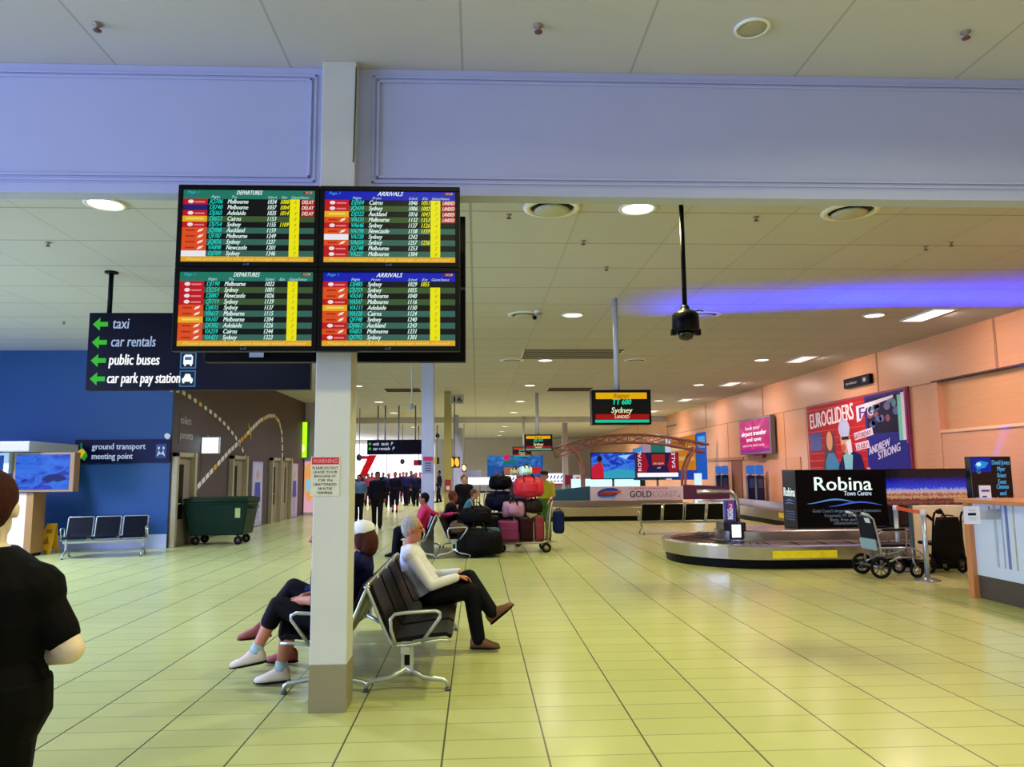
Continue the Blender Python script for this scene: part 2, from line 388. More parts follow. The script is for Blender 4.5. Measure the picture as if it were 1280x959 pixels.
# dotted flight-path arcs stuck on the brown wall
def wallpt(px, py): p = P(px, py, x=XBR+.01); return p
def arc(pts, n, name, label, yel, sz):
    ps = [wallpt(*p) for p in pts]; seg = [0]
    for a, b in zip(ps, ps[1:]): seg.append(seg[-1]+(b-a).length)
    root = thing(name, label, 'wall marking', ps[0])
    for k in range(n):
        mb = MB()
        t = seg[-1]*k/(n-1); i = max(j for j in range(len(seg)-1) if seg[j] <= t+1e-6); f = (t-seg[i])/(seg[i+1]-seg[i])
        p = ps[i].lerp(ps[i+1], f); d = (ps[i+1]-ps[i]).normalized(); w = d.cross(V((1, 0, 0)))
        mb.obox(p, d*sz, w*sz*.55, V((.006, 0, 0)), D('e0b018', .5) if k in yel else D('e8e2d4', .5))
        mb.build('dash', root)
arc([(214, 487), (226, 489), (240, 498), (258, 511), (270, 520), (282, 531), (294, 546), (303, 562), (307, 572)], 17, 'dotted_trail', 'steep dotted white trail falling across the brown wall', (5, 14), .085)
arc([(238, 619), (262, 592), (285, 566), (303, 549), (313, 538), (325, 526), (336, 520), (343, 520), (349, 527), (352, 540), (353, 556), (353, 570)], 34, 'dotted_trail', 'looping dotted white trail rising from the first corridor door', (6, 14, 15, 22, 27), .11)
ln = MB(); pc = wallpt(312, 538)
ln.prism([pc+V((0, -.35, -.25)), pc+V((0, .5, .3)), pc+V((0, .1, .02))], (.012, 0, 0), D('e0b018', .5)).prism([pc+V((0, -.2, .22)), pc+V((0, .12, .0)), pc+V((0, .12, -.28))], (.012, 0, 0), D('e0b018', .5))
tag(ln.build('plane_marking'), 'yellow aircraft shape on the looping dotted trail', 'wall marking')
wt = MB(); o = wallpt(226, 516); fc = Face(wt, o, (0, 1, 0), (0, 0, -1), 2.2, .7)
fc.text('toilets', 0, .35, .38, D('b8b0a8'), 1); fc.text('parents', 0, .85, .38, D('b8b0a8'), 1); fc.text('>', .8, .9, .5, D('b8b0a8'), 1)
wt.prism([o+V((-.008, -.02, -.0)), o+V((-.008, 2.2, 0)), o+V((-.008, 2.2, -.7)), o+V((-.008, -.02, -.7))], (.006, 0, 0), BROWN)
tag(wt.build('wall_lettering'), 'faint pale lettering high on the brown corridor wall', 'sign')
# small lit sign projecting
c = P(257, 557, y=19.0); s_ = thing('lit_sign', 'small white glowing sign projecting from the brown wall', 'sign', (XBR, 19.0, c.z))
MB().box((XBR, 18.97, c.z-.21), (XBR+.46, 19.05, c.z+.21), D('c8ccd0')).build('housing', s_, bevel=.02)
fb = MB(); fc = Face(fb, (XBR+.03, 18.968, c.z+.19), (1, 0, 0), (0, 0, -1), .40, .38); fc.rect(0, 0, 1, 1, E('e0ffff', 2.0)); fb.build('face', s_)
# pale figures on the corridor panels (posters)
for i, (ya, yb, h) in enumerate(((23.2, 24.3, 2.0), (28.0, 29.0, 2.0))):
    b = MB().box((XBR+.004, ya, .02), (XBR+.05, yb, h), D('a8a0c0', .4))
    fc = Face(b, (XBR+.051, ya, h), (0, 1, 0), (0, 0, -1), yb-ya, h-.12)
    fc.rect(.05, .03, .95, .97, D('b8b0cc')); fc.disc(.5, .22, .13, .08, D('c09878'), 2); fc.poly([(.25, .34), (.75, .34), (.82, .66), (.18, .66)], D('3040a0'), 2); fc.poly([(.26, .66), (.74, .66), (.7, .95), (.3, .95)], D('9c98b0'), 2)
    tag(b.build('poster_panel'), ['pale lilac figure poster just beyond the second corridor door', 'lilac figure poster at the far end of the brown wall'][i], 'poster')

# end of corridor: lit green sign and advert lightboxes
YE = 30.2
pe = MB().box((XBR, YE, 0), (-5.85, YE+.3, ZC), D('c8c0d4', .5)); struct(pe.build('partition'))
gs = thing('lit_sign', 'glowing green sign over the end of the brown corridor', 'sign', (-6.7, YE-.35, 2.9))
a = P(357, 527, y=YE-.4); b = P(384, 573, y=YE-.4)
MB().box((a.x, YE-.38, b.z), (b.x, YE-.05, a.z), D('208010')).build('housing', gs, bevel=.02)
fb = MB(); fc = Face(fb, (a.x+.03, YE-.385, a.z-.03), (1, 0, 0), (0, 0, -1), b.x-a.x-.06, a.z-b.z-.06)
fc.rect(0, 0, .5, 1, E('30d000', .8)); fc.rect(.5, 0, 1, 1, E('b8ff20', 1.5)); fc.disc(.75, .74, .16, .12, E('e8ffb0', 1.6), 2); fb.build('face', gs)
a = P(371, 577, y=YE-.11); b = P(384, 660, y=YE-.11); a.x = max(a.x, XBR+.05); z1 = a.z; z0 = max(b.z, .1)
ab = thing('advert_lightbox', 'tall pinkish lit advert panel under the green sign', 'sign', (a.x, YE-.1, 0))
MB().box((a.x-.02, YE-.1, 0), (b.x+.4, YE-.005, z1+.03), D('d0d4e0')).build('housing', ab, bevel=.01)
fb = MB(); fc = Face(fb, (a.x, YE-.102, z1), (1, 0, 0), (0, 0, -1), b.x+.38-a.x, z1-z0)
fc.rect(0, 0, 1, 1, E('f0b8c8', .9)); fc.poly([(0, .1), (.5, .0), (1, .3), (1, .6), (.3, .8), (0, .6)], E('ffb060', .9), 2); fc.rect(.1, .35, .45, .6, E('a0d8e8', .9), 3); fb.build('face', ab)

# ================================================================ ceiling fittings
LENS = E('fbfff0', 3.0)
def downlight(x, y, z, label, lit=True, r=.17):
    t = thing('downlight', label, 'ceiling light', (x, y, z), 'round downlights in the ceiling')
    MB().lathe([(r*1.22, 0), (r*1.24, -.012), (r*1.05, -.02), (r, -.008)], (x, y, z), WHITE).build('trim_ring', t)
    MB().lathe([(r, -.004), (r*.98, -.014), (r*.5, -.016)], (x, y, z), LENS if lit else D('a8a080', .4)).build('lens', t)
ordn = ['first', 'second', 'third', 'fourth', 'fifth', 'sixth', 'seventh', 'eighth', 'ninth', 'tenth']
ys = [7.75+5.52*k for k in range(10)]
for x, nm, ks in ((-3.9, 'row over the blue wall side of the hall', (0, 1, 2, 3, 4, 5, 6, 7)), (1.76, 'row above the middle of the hall', range(10)), (7.4, 'row beside the timber wall', (1, 2, 3, 4, 5))):
    for k in ks: downlight(x, ys[k], ZC, '%s bright downlight beyond the beam, %s' % (ordn[k], nm))
c = P(940, 34, z=ZF); downlight(c.x, c.y, ZF, 'unlit beige downlight in the front ceiling before the beam', False, .1)

def diffuser(px, py, label, r=.24):
    c = P(px, py, z=ZC); t = thing('ceiling_diffuser', label, 'air vent', c, 'round ceiling air diffusers')
    MB().lathe([(r*1.3, 0), (r*1.3, -.015), (r*1.02, -.03), (r, -.01), (r*.99, 0)], c, WHITE).build('flange', t)
    MB().lathe([(r*.985, -.002), (r*.97, -.006), (.01, -.006)], c, D('20201c')).build('throat', t)
    MB().lathe([(.01, -.05), (r*.66, -.05), (r*.8, -.03), (r*.7, -.012), (.02, -.012)], c+V((0, .03, 0)), D('b4b4a8')).build('cone', t)
for px, py, lb in ((690, 259, 'round air diffuser just behind the beam, beside the bright downlight'), (1063, 263, 'round air diffuser behind the beam near the timber wall'),
                   (656, 393, 'round air diffuser beside the small dome camera'), (880, 393, 'round air diffuser beyond the black pole camera'),
                   (640, 450, 'small distant air diffuser before the grey ceiling grille'), (795, 450, 'small distant air diffuser past the grey ceiling grille')):
    diffuser(px, py, lb)
def sprinkler(px, py, z, label):
    c = P(px, py, z=z); t = thing('ceiling_sprinkler', label, 'sprinkler', c, 'ceiling sprinkler heads')
    MB().lathe([(.035, 0), (.035, -.006), (.014, -.01), (.012, -.04)], c, D('8a8478', .4)).build('body', t)
    MB().lathe([(.004, -.04), (.028, -.045), (.028, -.05), (.004, -.055)], c, D('6a3a34', .4)).build('deflector', t)
for px, py, z, lb in ((122, 30, ZF, 'sprinkler head in the front ceiling above the blue end of the beam'), (673, 32, ZF, 'sprinkler head in the middle of the front ceiling'), (1207, 40, ZF, 'sprinkler head in the front ceiling near the timber side'),
                      (636, 268, ZC, 'sprinkler head just behind the beam beside the display screens'), (729, 301, ZC, 'sprinkler head behind the first round diffuser'), (945, 271, ZC, 'sprinkler head between the pole camera and second diffuser'),
                      (1157, 308, ZC, 'paler sprinkler of the pair toward the timber wall'), (1189, 303, ZC, 'reddish sprinkler of the pair toward the timber wall'), (758, 334, ZC, 'sprinkler head near the grey hanging pole'),
                      (60, 303, ZC, 'sprinkler head above the blue wall'), (80, 402, ZC, 'sprinkler head close over the blue wall top')):
    sprinkler(px, py, z, lb)
def grille(px0, py0, px1, py1, m, label):
    a = P(px0, py0, z=ZC); b = P(px1, py1, z=ZC); t = thing('ceiling_grille', label, 'air vent', ((a.x+b.x)/2, (a.y+b.y)/2, ZC))
    MB().box((a.x, b.y, ZC-.012), (b.x, a.y, ZC), m).build('backing', t)
    s = MB(); n = max(4, int((a.y-b.y)/.12))
    for k in range(n+1): y = b.y+(a.y-b.y)*k/n; s.box((a.x, y-.012, ZC-.03), (b.x, y+.012, ZC-.01), m)
    s.box((a.x-.03, b.y-.03, ZC-.02), (a.x, a.y+.03, ZC), WHITE).box((b.x, b.y-.03, ZC-.02), (b.x+.03, a.y+.03, ZC), WHITE)
    s.build('slats', t)
grille(656, 437, 768, 447, D('706c60'), 'long grey ceiling grille across the middle of the hall')
grille(480, 486, 527, 489, D('5a4030'), 'brown ceiling slot beside the second column')
grille(686, 485, 737, 488, D('5a4030'), 'brown ceiling slot beyond the long grey grille')
# wall-wash strips at the timber wall
for k, y in enumerate((13.2, 18.6, 24.0, 29.4, 35.0)):
    t = thing('ceiling_strip_light', ordn[k]+' glowing ceiling strip along the timber wall, counted from the beam', 'ceiling light', (8.4, y, ZC))
    MB().box((8.15, y-.55, ZC-.03), (8.6, y+.55, ZC), WHITE).build('housing', t, bevel=.005)
    MB().box((8.19, y-.5, ZC-.034), (8.56, y+.5, ZC-.028), E('fff4f0', 2.6 if k == 0 else 1.2)).build('diffuser', t)
# black pole-mounted dome camera
c = P(851, 246, z=ZC); b = P(858, 388, y=c.y); x, y, zb = c.x, c.y, b.z
t = thing('ceiling_dome_camera', 'black dome security camera hanging on a black pole', 'security camera', (x, y, ZC))
MB().lathe([(.06, 0), (.06, -.02), (.026, -.04)], (x, y, ZC), BLACK).cyl((x, y, ZC), (x, y, zb), .024, BLACK).build('pole', t)
MB().lathe([(.034, .05), (.045, .03), (.05, 0), (.10, -.015), (.135, -.05), (.14, -.21), (.12, -.225)], (x, y, zb), D('0a0c18', .4)).build('housing', t)
MB().lathe([(.085, -.22), (.085, -.26), (.06, -.30), (.02, -.315)], (x, y, zb), D('05060c', .08)).build('dome', t)
MB().box((x-.15, y-.03, zb-.26), (x-.10, y+.03, zb-.2), BLACK).box((x+.10, y-.03, zb-.26), (x+.15, y+.03, zb-.2), BLACK).tube([(x+.1, y, zb-.01), (x+.15, y, zb), (x+.19, y, zb-.01)], .006, BLACK).build('bracket', t)
# small bullet camera
c = P(672, 388, z=ZC); t = thing('ceiling_camera', 'small white camera tilted under the ceiling beside a diffuser', 'security camera', c)
MB().lathe([(.06, 0), (.06, -.03), (.03, -.05)], c, WHITE).build('mount', t)
MB().cyl(c+V((.04, .05, -.06)), c+V((-.06, -.1, -.15)), .045, D('c0bcb4')).build('body', t); MB().cyl(c+V((-.055, -.093, -.146)), c+V((-.065, -.11, -.157)), .04, BLACK).build('lens', t)
# white drop pole with a ball camera by the second column
c = P(515, 440, z=ZC); b = P(516, 506, y=c.y); t = thing('ceiling_camera', 'white ball camera on a thin white drop pole before the second column', 'security camera', c)
MB().cyl(c, (c.x, c.y, b.z), .018, D('c8ccdc')).build('pole', t); MB().ell((c.x, c.y, b.z-.05), (.07, 0, 0), (0, .07, 0), (0, 0, .07), D('9aa4b8', .3)).build('ball', t)
for px, py0, py1, y, lb in ((547, 530, 545, 44, 'tiny dark ball camera hanging by the fourth column'), (449, 530, 572, 33, 'tiny dark ball camera hanging before the bright window'), (503, 545, 577, 40, 'tiny dark ball camera hanging below the far direction sign')):
    b = P(px, py1, y=y); t = thing('ceiling_camera', lb, 'security camera', (b.x, y, ZC))
    MB().cyl((b.x, y, ZC), (b.x, y, b.z), .02, D('9098b0')).build('pole', t); MB().ell((b.x, y, b.z), (.13, 0, 0), (0, .13, 0), (0, 0, .15), D('283048', .4)).build('ball', t)
# ================================================================ FLIGHT DISPLAYS (2 x 2 bank on the first column)
rng = random.Random(3)
YD = 5.02
Q = dict(q=('c01020', 'w'), j=('e85018', 's'), y=('f0b418', 'y'), w=('f4f4ff', 'n'), b=('201870', 'n'))
def display(ax, az, w, h, hdr, title, rows, est, stat, gate0, label, group='flight information displays'):
    """ax, az = top-left of the screen glass"""
    t = thing('flight_display', label, 'screen', (ax+w/2, YD+.05, az-h/2), group)
    bx, bz = .032, .034
    fr = MB()
    fr.box((ax-bx, YD, az), (ax+w+bx, YD+.07, az+bz), BLACK).box((ax-bx, YD, az-h-bz), (ax+w+bx, YD+.07, az-h), BLACK)
    fr.box((ax-bx, YD, az-h), (ax, YD+.07, az), BLACK).box((ax+w, YD, az-h), (ax+w+bx, YD+.07, az), BLACK).box((ax-bx+.02, YD+.07, az-h), (ax+w+bx-.02, YD+.16, az), BLACK)
    fr.build('bezel', t, bevel=.004)
    sb = MB(); F = Face(sb, (ax, YD+.012, az), (1, 0, 0), (0, 0, -1), w, h)
    F.rect(0, 0, 1, 1, E('020204', 1), 0)
    hc = E('1e7a66') if hdr == 'g' else E('0a18b8'); F.rect(0, 0, 1, .125, hc, 1)
    tx = E('c8f0ff'); F.text(title, .5, .065, .085, E('f0ffff'), 3, 'c', .2, .35, bold=.02)
    F.text('Page 1', .03, .05, .055, E('50b8f0'), 3, 'l', .09, .3)
    for s_, u in (('Flight', .21), ('To' if hdr == 'g' else 'From', .36), ('Sched', .64), ('Est', .745), ('Gate', .815), ('Status', .885)): F.text(s_, u, .115, .05, tx, 3, 'l', .045 if len(s_) < 4 else .07, .3)
    F.rect(.91, .012, .985, .05, E('801020'), 2); F.text('10:28', .92, .045, .045, E('ffd8c0'), 3, 'l', .06, .2)
    n = 10; v0, v1 = .125, .925; dv = (v1-v0)/n
    cities = ['Sydney', 'Melbourne', 'Sydney', 'Newcastle', 'Melbourne', 'Auckland', 'Sydney', 'Adelaide', 'Melbourne', 'Sydney', 'Cairns']
    for i in range(n):
        a, b = v0+i*dv, v0+(i+1)*dv
        if i % 2 and not (hdr == 'g' and i < 2 and stat): F.rect(.185, a, 1, b, E('35685a' if i > 3 else '3c5a30'), 1)
        col, mk = Q[rows[i]]; F.rect(0, a, .185, b, E(col), 2)
        if mk == 'w': F.disc(.06, (a+b)/2, .022, .026, E('ffe8e8'), 3, 10); F.rect(.09, a+.034, .165, b-.024, E('f08080'), 3)
        if mk == 's': F.poly([(.115, b-.012), (.13, a+.03), (.165, a+.012), (.15, b-.03)], E('fff0e8'), 3); F.rect(.03, a+.03, .10, b-.028, E('b03008'), 3)
        if mk == 'y': F.rect(.03, a+.025, .16, a+.05, E('ffe060'), 3)
        F.text('%s%03d' % (rng.choice(['QF', 'JQ', 'VA', 'DJ']), rng.randrange(100, 999)), .2, b-.014, .088, E('08d8c8'), 3, 'l', .10, .3, bold=.025)
        ct = cities[(i*3+len(title)+int(az*7)) % len(cities)]
        F.text(ct, .335, b-.014, .088, E('e8fff8'), 3, 'l', .0165*len(ct)+.01, .3, bold=.025)
        F.text('%02d%02d' % (10+i//3, rng.randrange(0, 60)), .635, b-.014, .088, E('e0fff4'), 3, 'l', .075, .3, bold=.025)
        if i in est: F.text('%02d%02d' % (10+i//3, rng.randrange(0, 60)), .733, b-.014, .088, E('f0f020'), 3, 'l', .072, .3, bold=.025)
        if i in stat: F.rect(.895, a, 1, b, E('a01010'), 2); F.text('DELAY' if hdr == 'g' else 'LANDED', .9, b-.016, .075, E('ffe0d8'), 3, 'l', .095, .3, bold=.03)
        if i >= gate0: F.rect(.81, a, .885, b, E('f6f000'), 2); F.text('%d' % rng.randrange(1, 9), .84, b-.016, .07, E('b0a000'), 3, 'l', None, .3)
    F.rect(0, .925, 1, 1, E('e8b028'), 2); F.text('Please proceed to the gate lounge when advised', .5, .98, .055, E('ffe070'), 3, 'c', .92, .3)
    sb.build('screen', t, recalc=False)
    MB().box((ax+w*.3, YD+.16, az-h*.7), (ax+w*.7, YD+.167, az-h*.3), DARKMETAL).build('added_mount', t)  # hidden plate added behind the display as support; no wall here
    lg = MB(); F2 = Face(lg, (ax+w*.47, YD-.001, az-h-.006), (1, 0, 0), (0, 0, -1), .05, .02); F2.text('LG', 0, .9, .9, E('6090e0', .8), 1, 'l', .9, .3); lg.build('maker_logo', t, recalc=False)
    return t
cs = [P(228, 238, y=YD), P(393, 327, y=YD), P(405, 238, y=YD), P(570, 327, y=YD), P(228, 341, y=YD), P(393, 432, y=YD)]
xa, xb = -2.025, -1.03; 
xl0, xl1 = P(227, 280, y=YD).x, P(392.5, 280, y=YD).x; xr0, xr1 = P(405, 280, y=YD).x, P(569, 280, y=YD).x
zt0, zt1 = P(400, 238, y=YD).z, P(400, 327.5, y=YD).z; zb0, zb1 = P(400, 340, y=YD).z, P(400, 432.5, y=YD).z
display(xl0, zt0, xl1-xl0, zt0-zt1, 'g', 'DEPARTURES', 'qbqyqjjjjw', {0, 1, 2, 4}, {0, 1, 2}, 0, 'upper display with green departures header and red delay boxes')
display(xr0, zt0, xr1-xr0, zt0-zt1, 'b', 'ARRIVALS', 'qqyjqjwjqq', {0, 1, 2, 3, 4, 5, 7}, {0, 1, 2, 3}, 0, 'upper display with blue arrivals header and red status boxes')
display(xl0, zb0, xl1-xl0, zb0-zb1, 'g', 'DEPARTURES', 'qqqqjjyjjj', set(), set(), 0, 'lower display with green departures header and no red status boxes')
display(xr0, zb0, xr1-xr0, zb0-zb1, 'b', 'ARRIVALS', 'qjjqyjjqjq', {0}, set(), 1, 'lower display with blue arrivals header and no red status boxes')
t = thing('display_bracket', 'black steel bracket carrying the four flight displays on the column', 'bracket', (-1.02, 5.2, 3.1))
MB().box((-2.0, YD+.165, 2.75), (-.15, YD+.2, 2.83), BLACK).box((-2.0, YD+.165, 3.3), (-.15, YD+.2, 3.38), BLACK).build('rail', t)
MB().box((-1.16, YD+.2, 2.6), (-.87, 5.295, 3.5), BLACK).build('mount_plate', t)
# rear-facing bank behind the column
YR = 5.72; a = P(262, 268, y=YR); b = P(582, 452, y=YR)
t = thing('display_bank', 'black backs of the second display bank behind the column', 'screen', ((a.x+b.x)/2, YR, (a.z+b.z)/2))
mx_, mz_ = (a.x+b.x)/2, (a.z+b.z)/2
for k, (x0, x1, z0, z1) in enumerate(((a.x, mx_-.01, b.z, mz_-.01), (mx_+.01, b.x, b.z, mz_-.01), (a.x, mx_-.01, mz_+.01, a.z), (mx_+.01, b.x, mz_+.01, a.z))):
    MB().box((x0, YR, z0), (x1, YR+.09, z1), BLACK).box((x0+.1, YR-.03, z0+.08), (x1-.1, YR, z1-.08), BLACK).build('screen_back', t, bevel=.006)
st = MB(); F = Face(st, (a.x+.1, YR-.034, b.z+.12), (1, 0, 0), (0, 0, -1), .6, .1); F.rect(.12, .1, .2, .5, D('c04060')); F.rect(.42, .2, .6, .9, D('a8b8d0')); st.build('sticker', t, recalc=False)
MB().box((a.x+.2, YR-.05, mz_-.1), (b.x-.2, YR-.025, mz_+.1), DARKMETAL).box((-1.1, 5.55, mz_-.15), (-.95, YR-.03, mz_+.15), DARKMETAL).build('mount', t)

# notice stuck on the column
a = P(389, 571, y=5.297); b = P(424, 620, y=5.297); nt_ = MB(); F = Face(nt_, (a.x, 5.296, a.z), (1, 0, 0), (0, 0, -1), b.x-a.x, a.z-b.z, .0008)
nt_.box((a.x, 5.296, b.z), (b.x, 5.2995, a.z), D('ccccbc', .4))
F.rect(.03, .02, .97, .2, D('c01830', .4), 1); F.text('WARNING', .5, .165, .15, D('e8a0a0'), 2, 'c', .84)
for k, (s_, w_) in enumerate((('PLEASE DO NOT', .9), ('LEAVE YOUR', .84), ('BAGGAGE AT', .76), ('OR IN', .5), ('UNATTENDED', .8), ('OR IN THE', .5), ('TERMINAL', .56))): F.text(s_, .5, .32+k*.105, .095, D('1a2a30'), 1, 'c', w_, bold=.015)
tag(nt_.build('notice', recalc=False), 'small warning notice with red heading stuck on the first column', 'notice')
c2 = MB(); a = P(529, 571, y=15.49); b = P(541, 592, y=15.49); F = Face(c2, (a.x, 15.494, a.z), (1, 0, 0), (0, 0, -1), b.x-a.x, a.z-b.z, .001)
c2.box((a.x, 15.494, b.z), (b.x, 15.499, a.z), D('8c90b4')); F.rect(0, 0, 1, .25, D('c02050')); 
for k in range(4): F.rect(.2, .35+k*.15, .8, .42+k*.15, D('40406a'))
tag(c2.build('notice', recalc=False), 'small notice with red heading on the second column', 'notice')
c3 = MB(); a = P(560, 578, y=26.19); c3.box((a.x-.1, 26.17, a.z-1.0), (a.x+.1, 26.199, a.z-.6), D('a02030')); F = Face(c3, (a.x-.1, 26.168, a.z-.6), (1, 0, 0), (0, 0, -1), .2, .4); F.rect(.2, .55, .8, .9, D('e0d8d0'))
tag(c3.build('notice', recalc=False), 'small red notice on the yellowish third column', 'notice')
# number 16 beside the third column
c = P(571, 499, y=25.9); s16 = MB(); F = Face(s16, (c.x-.2, 25.9, c.z+.12), (1, 0, 0), (0, 0, -1), .4, .24); F.text('16', .5, .95, 1.2, D('181818'), 1, 'c', .85, bold=.03)
vs, fs, w = text_geo('16'); t = thing('number_sign', 'black number sixteen mounted high beside the third column', 'sign', c)
s16.build('digits', t, recalc=False); MB().box((c.x-.24, 25.91, c.z-.16), (c.x+.24, 25.93, c.z+.16), D('b0ac94')).box((-.9, 25.93, c.z-.02), (c.x, 26.25, c.z+.02), D('908c74')).build('plate', t)

# ================================================================ DIRECTION SIGN over the left of the hall
YS = 10.4; a = P(112, 391, y=YS); b = P(387, 487, y=YS); w, h = b.x-a.x, a.z-b.z
t = thing('direction_sign', 'large hanging direction sign with green arrows to taxis and buses', 'sign', ((a.x+b.x)/2, YS, a.z))
NAVY = D('05061c', .35); MB().box((a.x, YS, b.z), (b.x, YS+.12, a.z), NAVY).build('board', t, bevel=.006)
for px in (134, 362): x = P(px, 391, y=YS).x; MB().cyl((x, YS+.06, a.z), (x, YS+.06, ZC), .032, D('0c1020', .4)).lathe([(.09, 0), (.09, -.02), (.035, -.03)], (x, YS+.06, ZC), BLACK).build('hanger', t)
g = MB(); F = Face(g, (a.x, YS-.001, a.z), (1, 0, 0), (0, 0, -1), w, h); GA = E('38c820', .9); 
for k, (s_, wd) in enumerate((('taxi', .075), ('car rentals', .2), ('public buses', .225), ('car park pay station', .325))):
    v = .15+k*.235; m = E('b8d0f8', .85) if k < 2 else E('ffffff', 1.2)
    F.poly([(.018, v), (.05, v-.085), (.05, v-.03), (.085, v-.03), (.085, v+.03), (.05, v+.03), (.05, v+.085)], GA, 1)
    F.text(s_, .105-.004*k, v+.055, .2, m, 1, 'l', wd, .12, bold=.012 if k < 2 else .02)
for v, bus in ((.62, True), (.855, False)):
    F.rect(.415, v-.105, .487, v+.105, E('4a88c0', .8), 1); F.rect(.42, v-.092, .482, v+.092, E('0c1840', .6), 2)
    if bus:
        F.poly([(.43, v-.05), (.437, v-.075), (.465, v-.075), (.472, v-.05), (.472, v+.05), (.43, v+.05)], E('f4ffff', 1.2), 3); F.rect(.436, v-.045, .466, v-.005, E('5080b0', .7), 4); F.rect(.434, v+.05, .442, v+.072, E('f4ffff', 1.2), 3); F.rect(.46, v+.05, .468, v+.072, E('f4ffff', 1.2), 3)
    else:
        F.poly([(.427, v+.04), (.427, v), (.434, v-.01), (.441, v-.06), (.461, v-.06), (.468, v-.01), (.475, v), (.475, v+.04)], E('f4ffff', 1.2), 3); F.rect(.43, v+.04, .438, v+.06, E('f4ffff', 1.2), 3); F.rect(.464, v+.04, .472, v+.06, E('f4ffff', 1.2), 3)
g.build('lettering', t, recalc=False)

# ground transport sign on the blue wall
a = P(94, 550, y=YBL-.06); b = P(212, 578, y=YBL-.06)
t = thing('wall_sign', 'dark blue ground transport sign on the blue wall', 'sign', ((a.x+b.x)/2, YBL-.03, (a.z+b.z)/2))
MB().box((a.x, YBL-.06, b.z), (b.x, YBL-.005, a.z), D('0a1048', .4)).build('board', t, bevel=.006)
g = MB(); F = Face(g, (a.x, YBL-.061, a.z), (1, 0, 0), (0, 0, -1), b.x-a.x, a.z-b.z); TX = E('c8e0ff', .8)
F.text('ground transport', .18, .42, .38, TX, 1, 'l', .56, bold=.02); F.text('meeting point', .18, .84, .38, TX, 1, 'l', .43, bold=.02)
F.poly([(.02, .55), (.08, .35), (.12, .55), (.1, .8), (.05, .8)], E('e8d020', .8)); F.poly([(.07, .8), (.12, .5), (.14, .7), (.11, .9)], E('40b030', .7), 2); F.poly([(.05, .2), (.075, .1), (.085, .4), (.06, .4)], E('208060', .6), 2)
F.rect(.85, .2, .96, .82, E('3050a0', .6)); F.disc(.88, .38, .012, .07, TX, 2); F.disc(.93, .38, .012, .07, TX, 2); F.poly([(.86, .75), (.88, .48), (.905, .62), (.93, .48), (.95, .75), (.92, .65), (.89, .65)], TX, 2)
g.build('lettering', t, recalc=False)
c = P(209, 545, y=YBL-.05); MBx = MB().lathe([(.05, 0), (.06, .06), (.02, .1)], (c.x, YBL, c.z), E('d8e8ff', .8), axis=(0, -1, 0)).box((c.x-.03, YBL-.04, c.z-.1), (c.x+.03, YBL, c.z), WHITE)
tag(MBx.build('wall_detector'), 'tiny white detector at the edge of the blue wall', 'detector')

# ================================================================ HANGING CAROUSEL SIGNS
def belt_sign(px0, py0, px1, py1, y, pole_px, label, flight, city, cols, d=.22):
    a = P(px0, py0, y=y); b = P(px1, py1, y=y); w, h = b.x-a.x, a.z-b.z
    t = thing('carousel_sign', label, 'sign', ((a.x+b.x)/2, y, a.z), 'hanging baggage carousel signs')
    MB().box((a.x-.02, y, b.z-.02), (b.x+.02, y+d, a.z+.02), BLACK).build('housing', t, bevel=.008)
    x = P(pole_px, py0, y=y).x; MB().cyl((x, y+d/2, a.z), (x, y+d/2, ZC), .045 if y < 20 else .06, D('b4bcc8', .4)).build('pole', t)
    g = MB(); F = Face(g, (a.x, y-.001, a.z), (1, 0, 0), (0, 0, -1), w, h, .002)
    F.rect(0, 0, 1, 1, E('030304'), 0); F.rect(.05, .05, .95, .25, E(cols[0])); F.text('Baggage', .5, .2, .17, E('704000'), 2, 'c', .28, .2)
    F.text(flight, .5, .42, .24, E('10e8b0'), 2, 'c', .34, .2, bold=.03); F.text(city, .5, .68, .25, E('f0f8c0'), 2, 'c', .38, .2, bold=.02)
    F.rect(.04, .72, .98, .87, E('a80808')); F.text('LANDED', .5, .85, .14, E('ffe0d0'), 2, 'c', .26, .2, bold=.02); F.rect(.03, .89, .98, .98, E('20c8a0'))
    g.build('screen', t, recalc=False)
belt_sign(741, 489, 813, 529, 11.9, 773, 'hanging display showing Sydney over the hall with yellow header', 'TT 600', 'Sydney', ('f0b400',))
belt_sign(656, 544, 690, 563, 26.6, 672, 'second hanging display, further off and partly above the red one', 'JQ 412', 'Sydney', ('f0b000',))
belt_sign(641, 559, 664, 571, 38.0, 655, 'small hanging display with red header, furthest of the three', 'QF 590', 'Cairns', ('d03010',))

# far direction sign
ys_ = 31.5; a = P(459, 550, y=ys_); b = P(529, 568, y=ys_)
t = thing('direction_sign', 'distant navy hanging direction sign before the bright window', 'sign', ((a.x+b.x)/2, ys_, a.z))
MB().box((a.x, ys_, b.z), (b.x, ys_+.2, a.z), NAVY).build('board', t, bevel=.01)
for px in (472, 481, 498, 519): x = P(px, 550, y=ys_).x; MB().cyl((x, ys_+.1, a.z), (x, ys_+.1, ZC), .03, D('6a6a90')).build('hanger', t)
g = MB(); F = Face(g, (a.x, ys_-.002, a.z), (1, 0, 0), (0, 0, -1), b.x-a.x, a.z-b.z, .003)
for k, s_ in enumerate(('exit  taxis  P', 'car rentals  P')):
    v = .38+k*.32; F.text(s_, .1, v, .32, E('d0e0ff', .9), 1, 'l', .36+.03*k, .2, bold=.02); F.poly([(.02, v-.1), (.05, v-.22), (.08, v-.1), (.05, v+.02)], E('30c020', .9))
g.build('lettering', t, recalc=False)
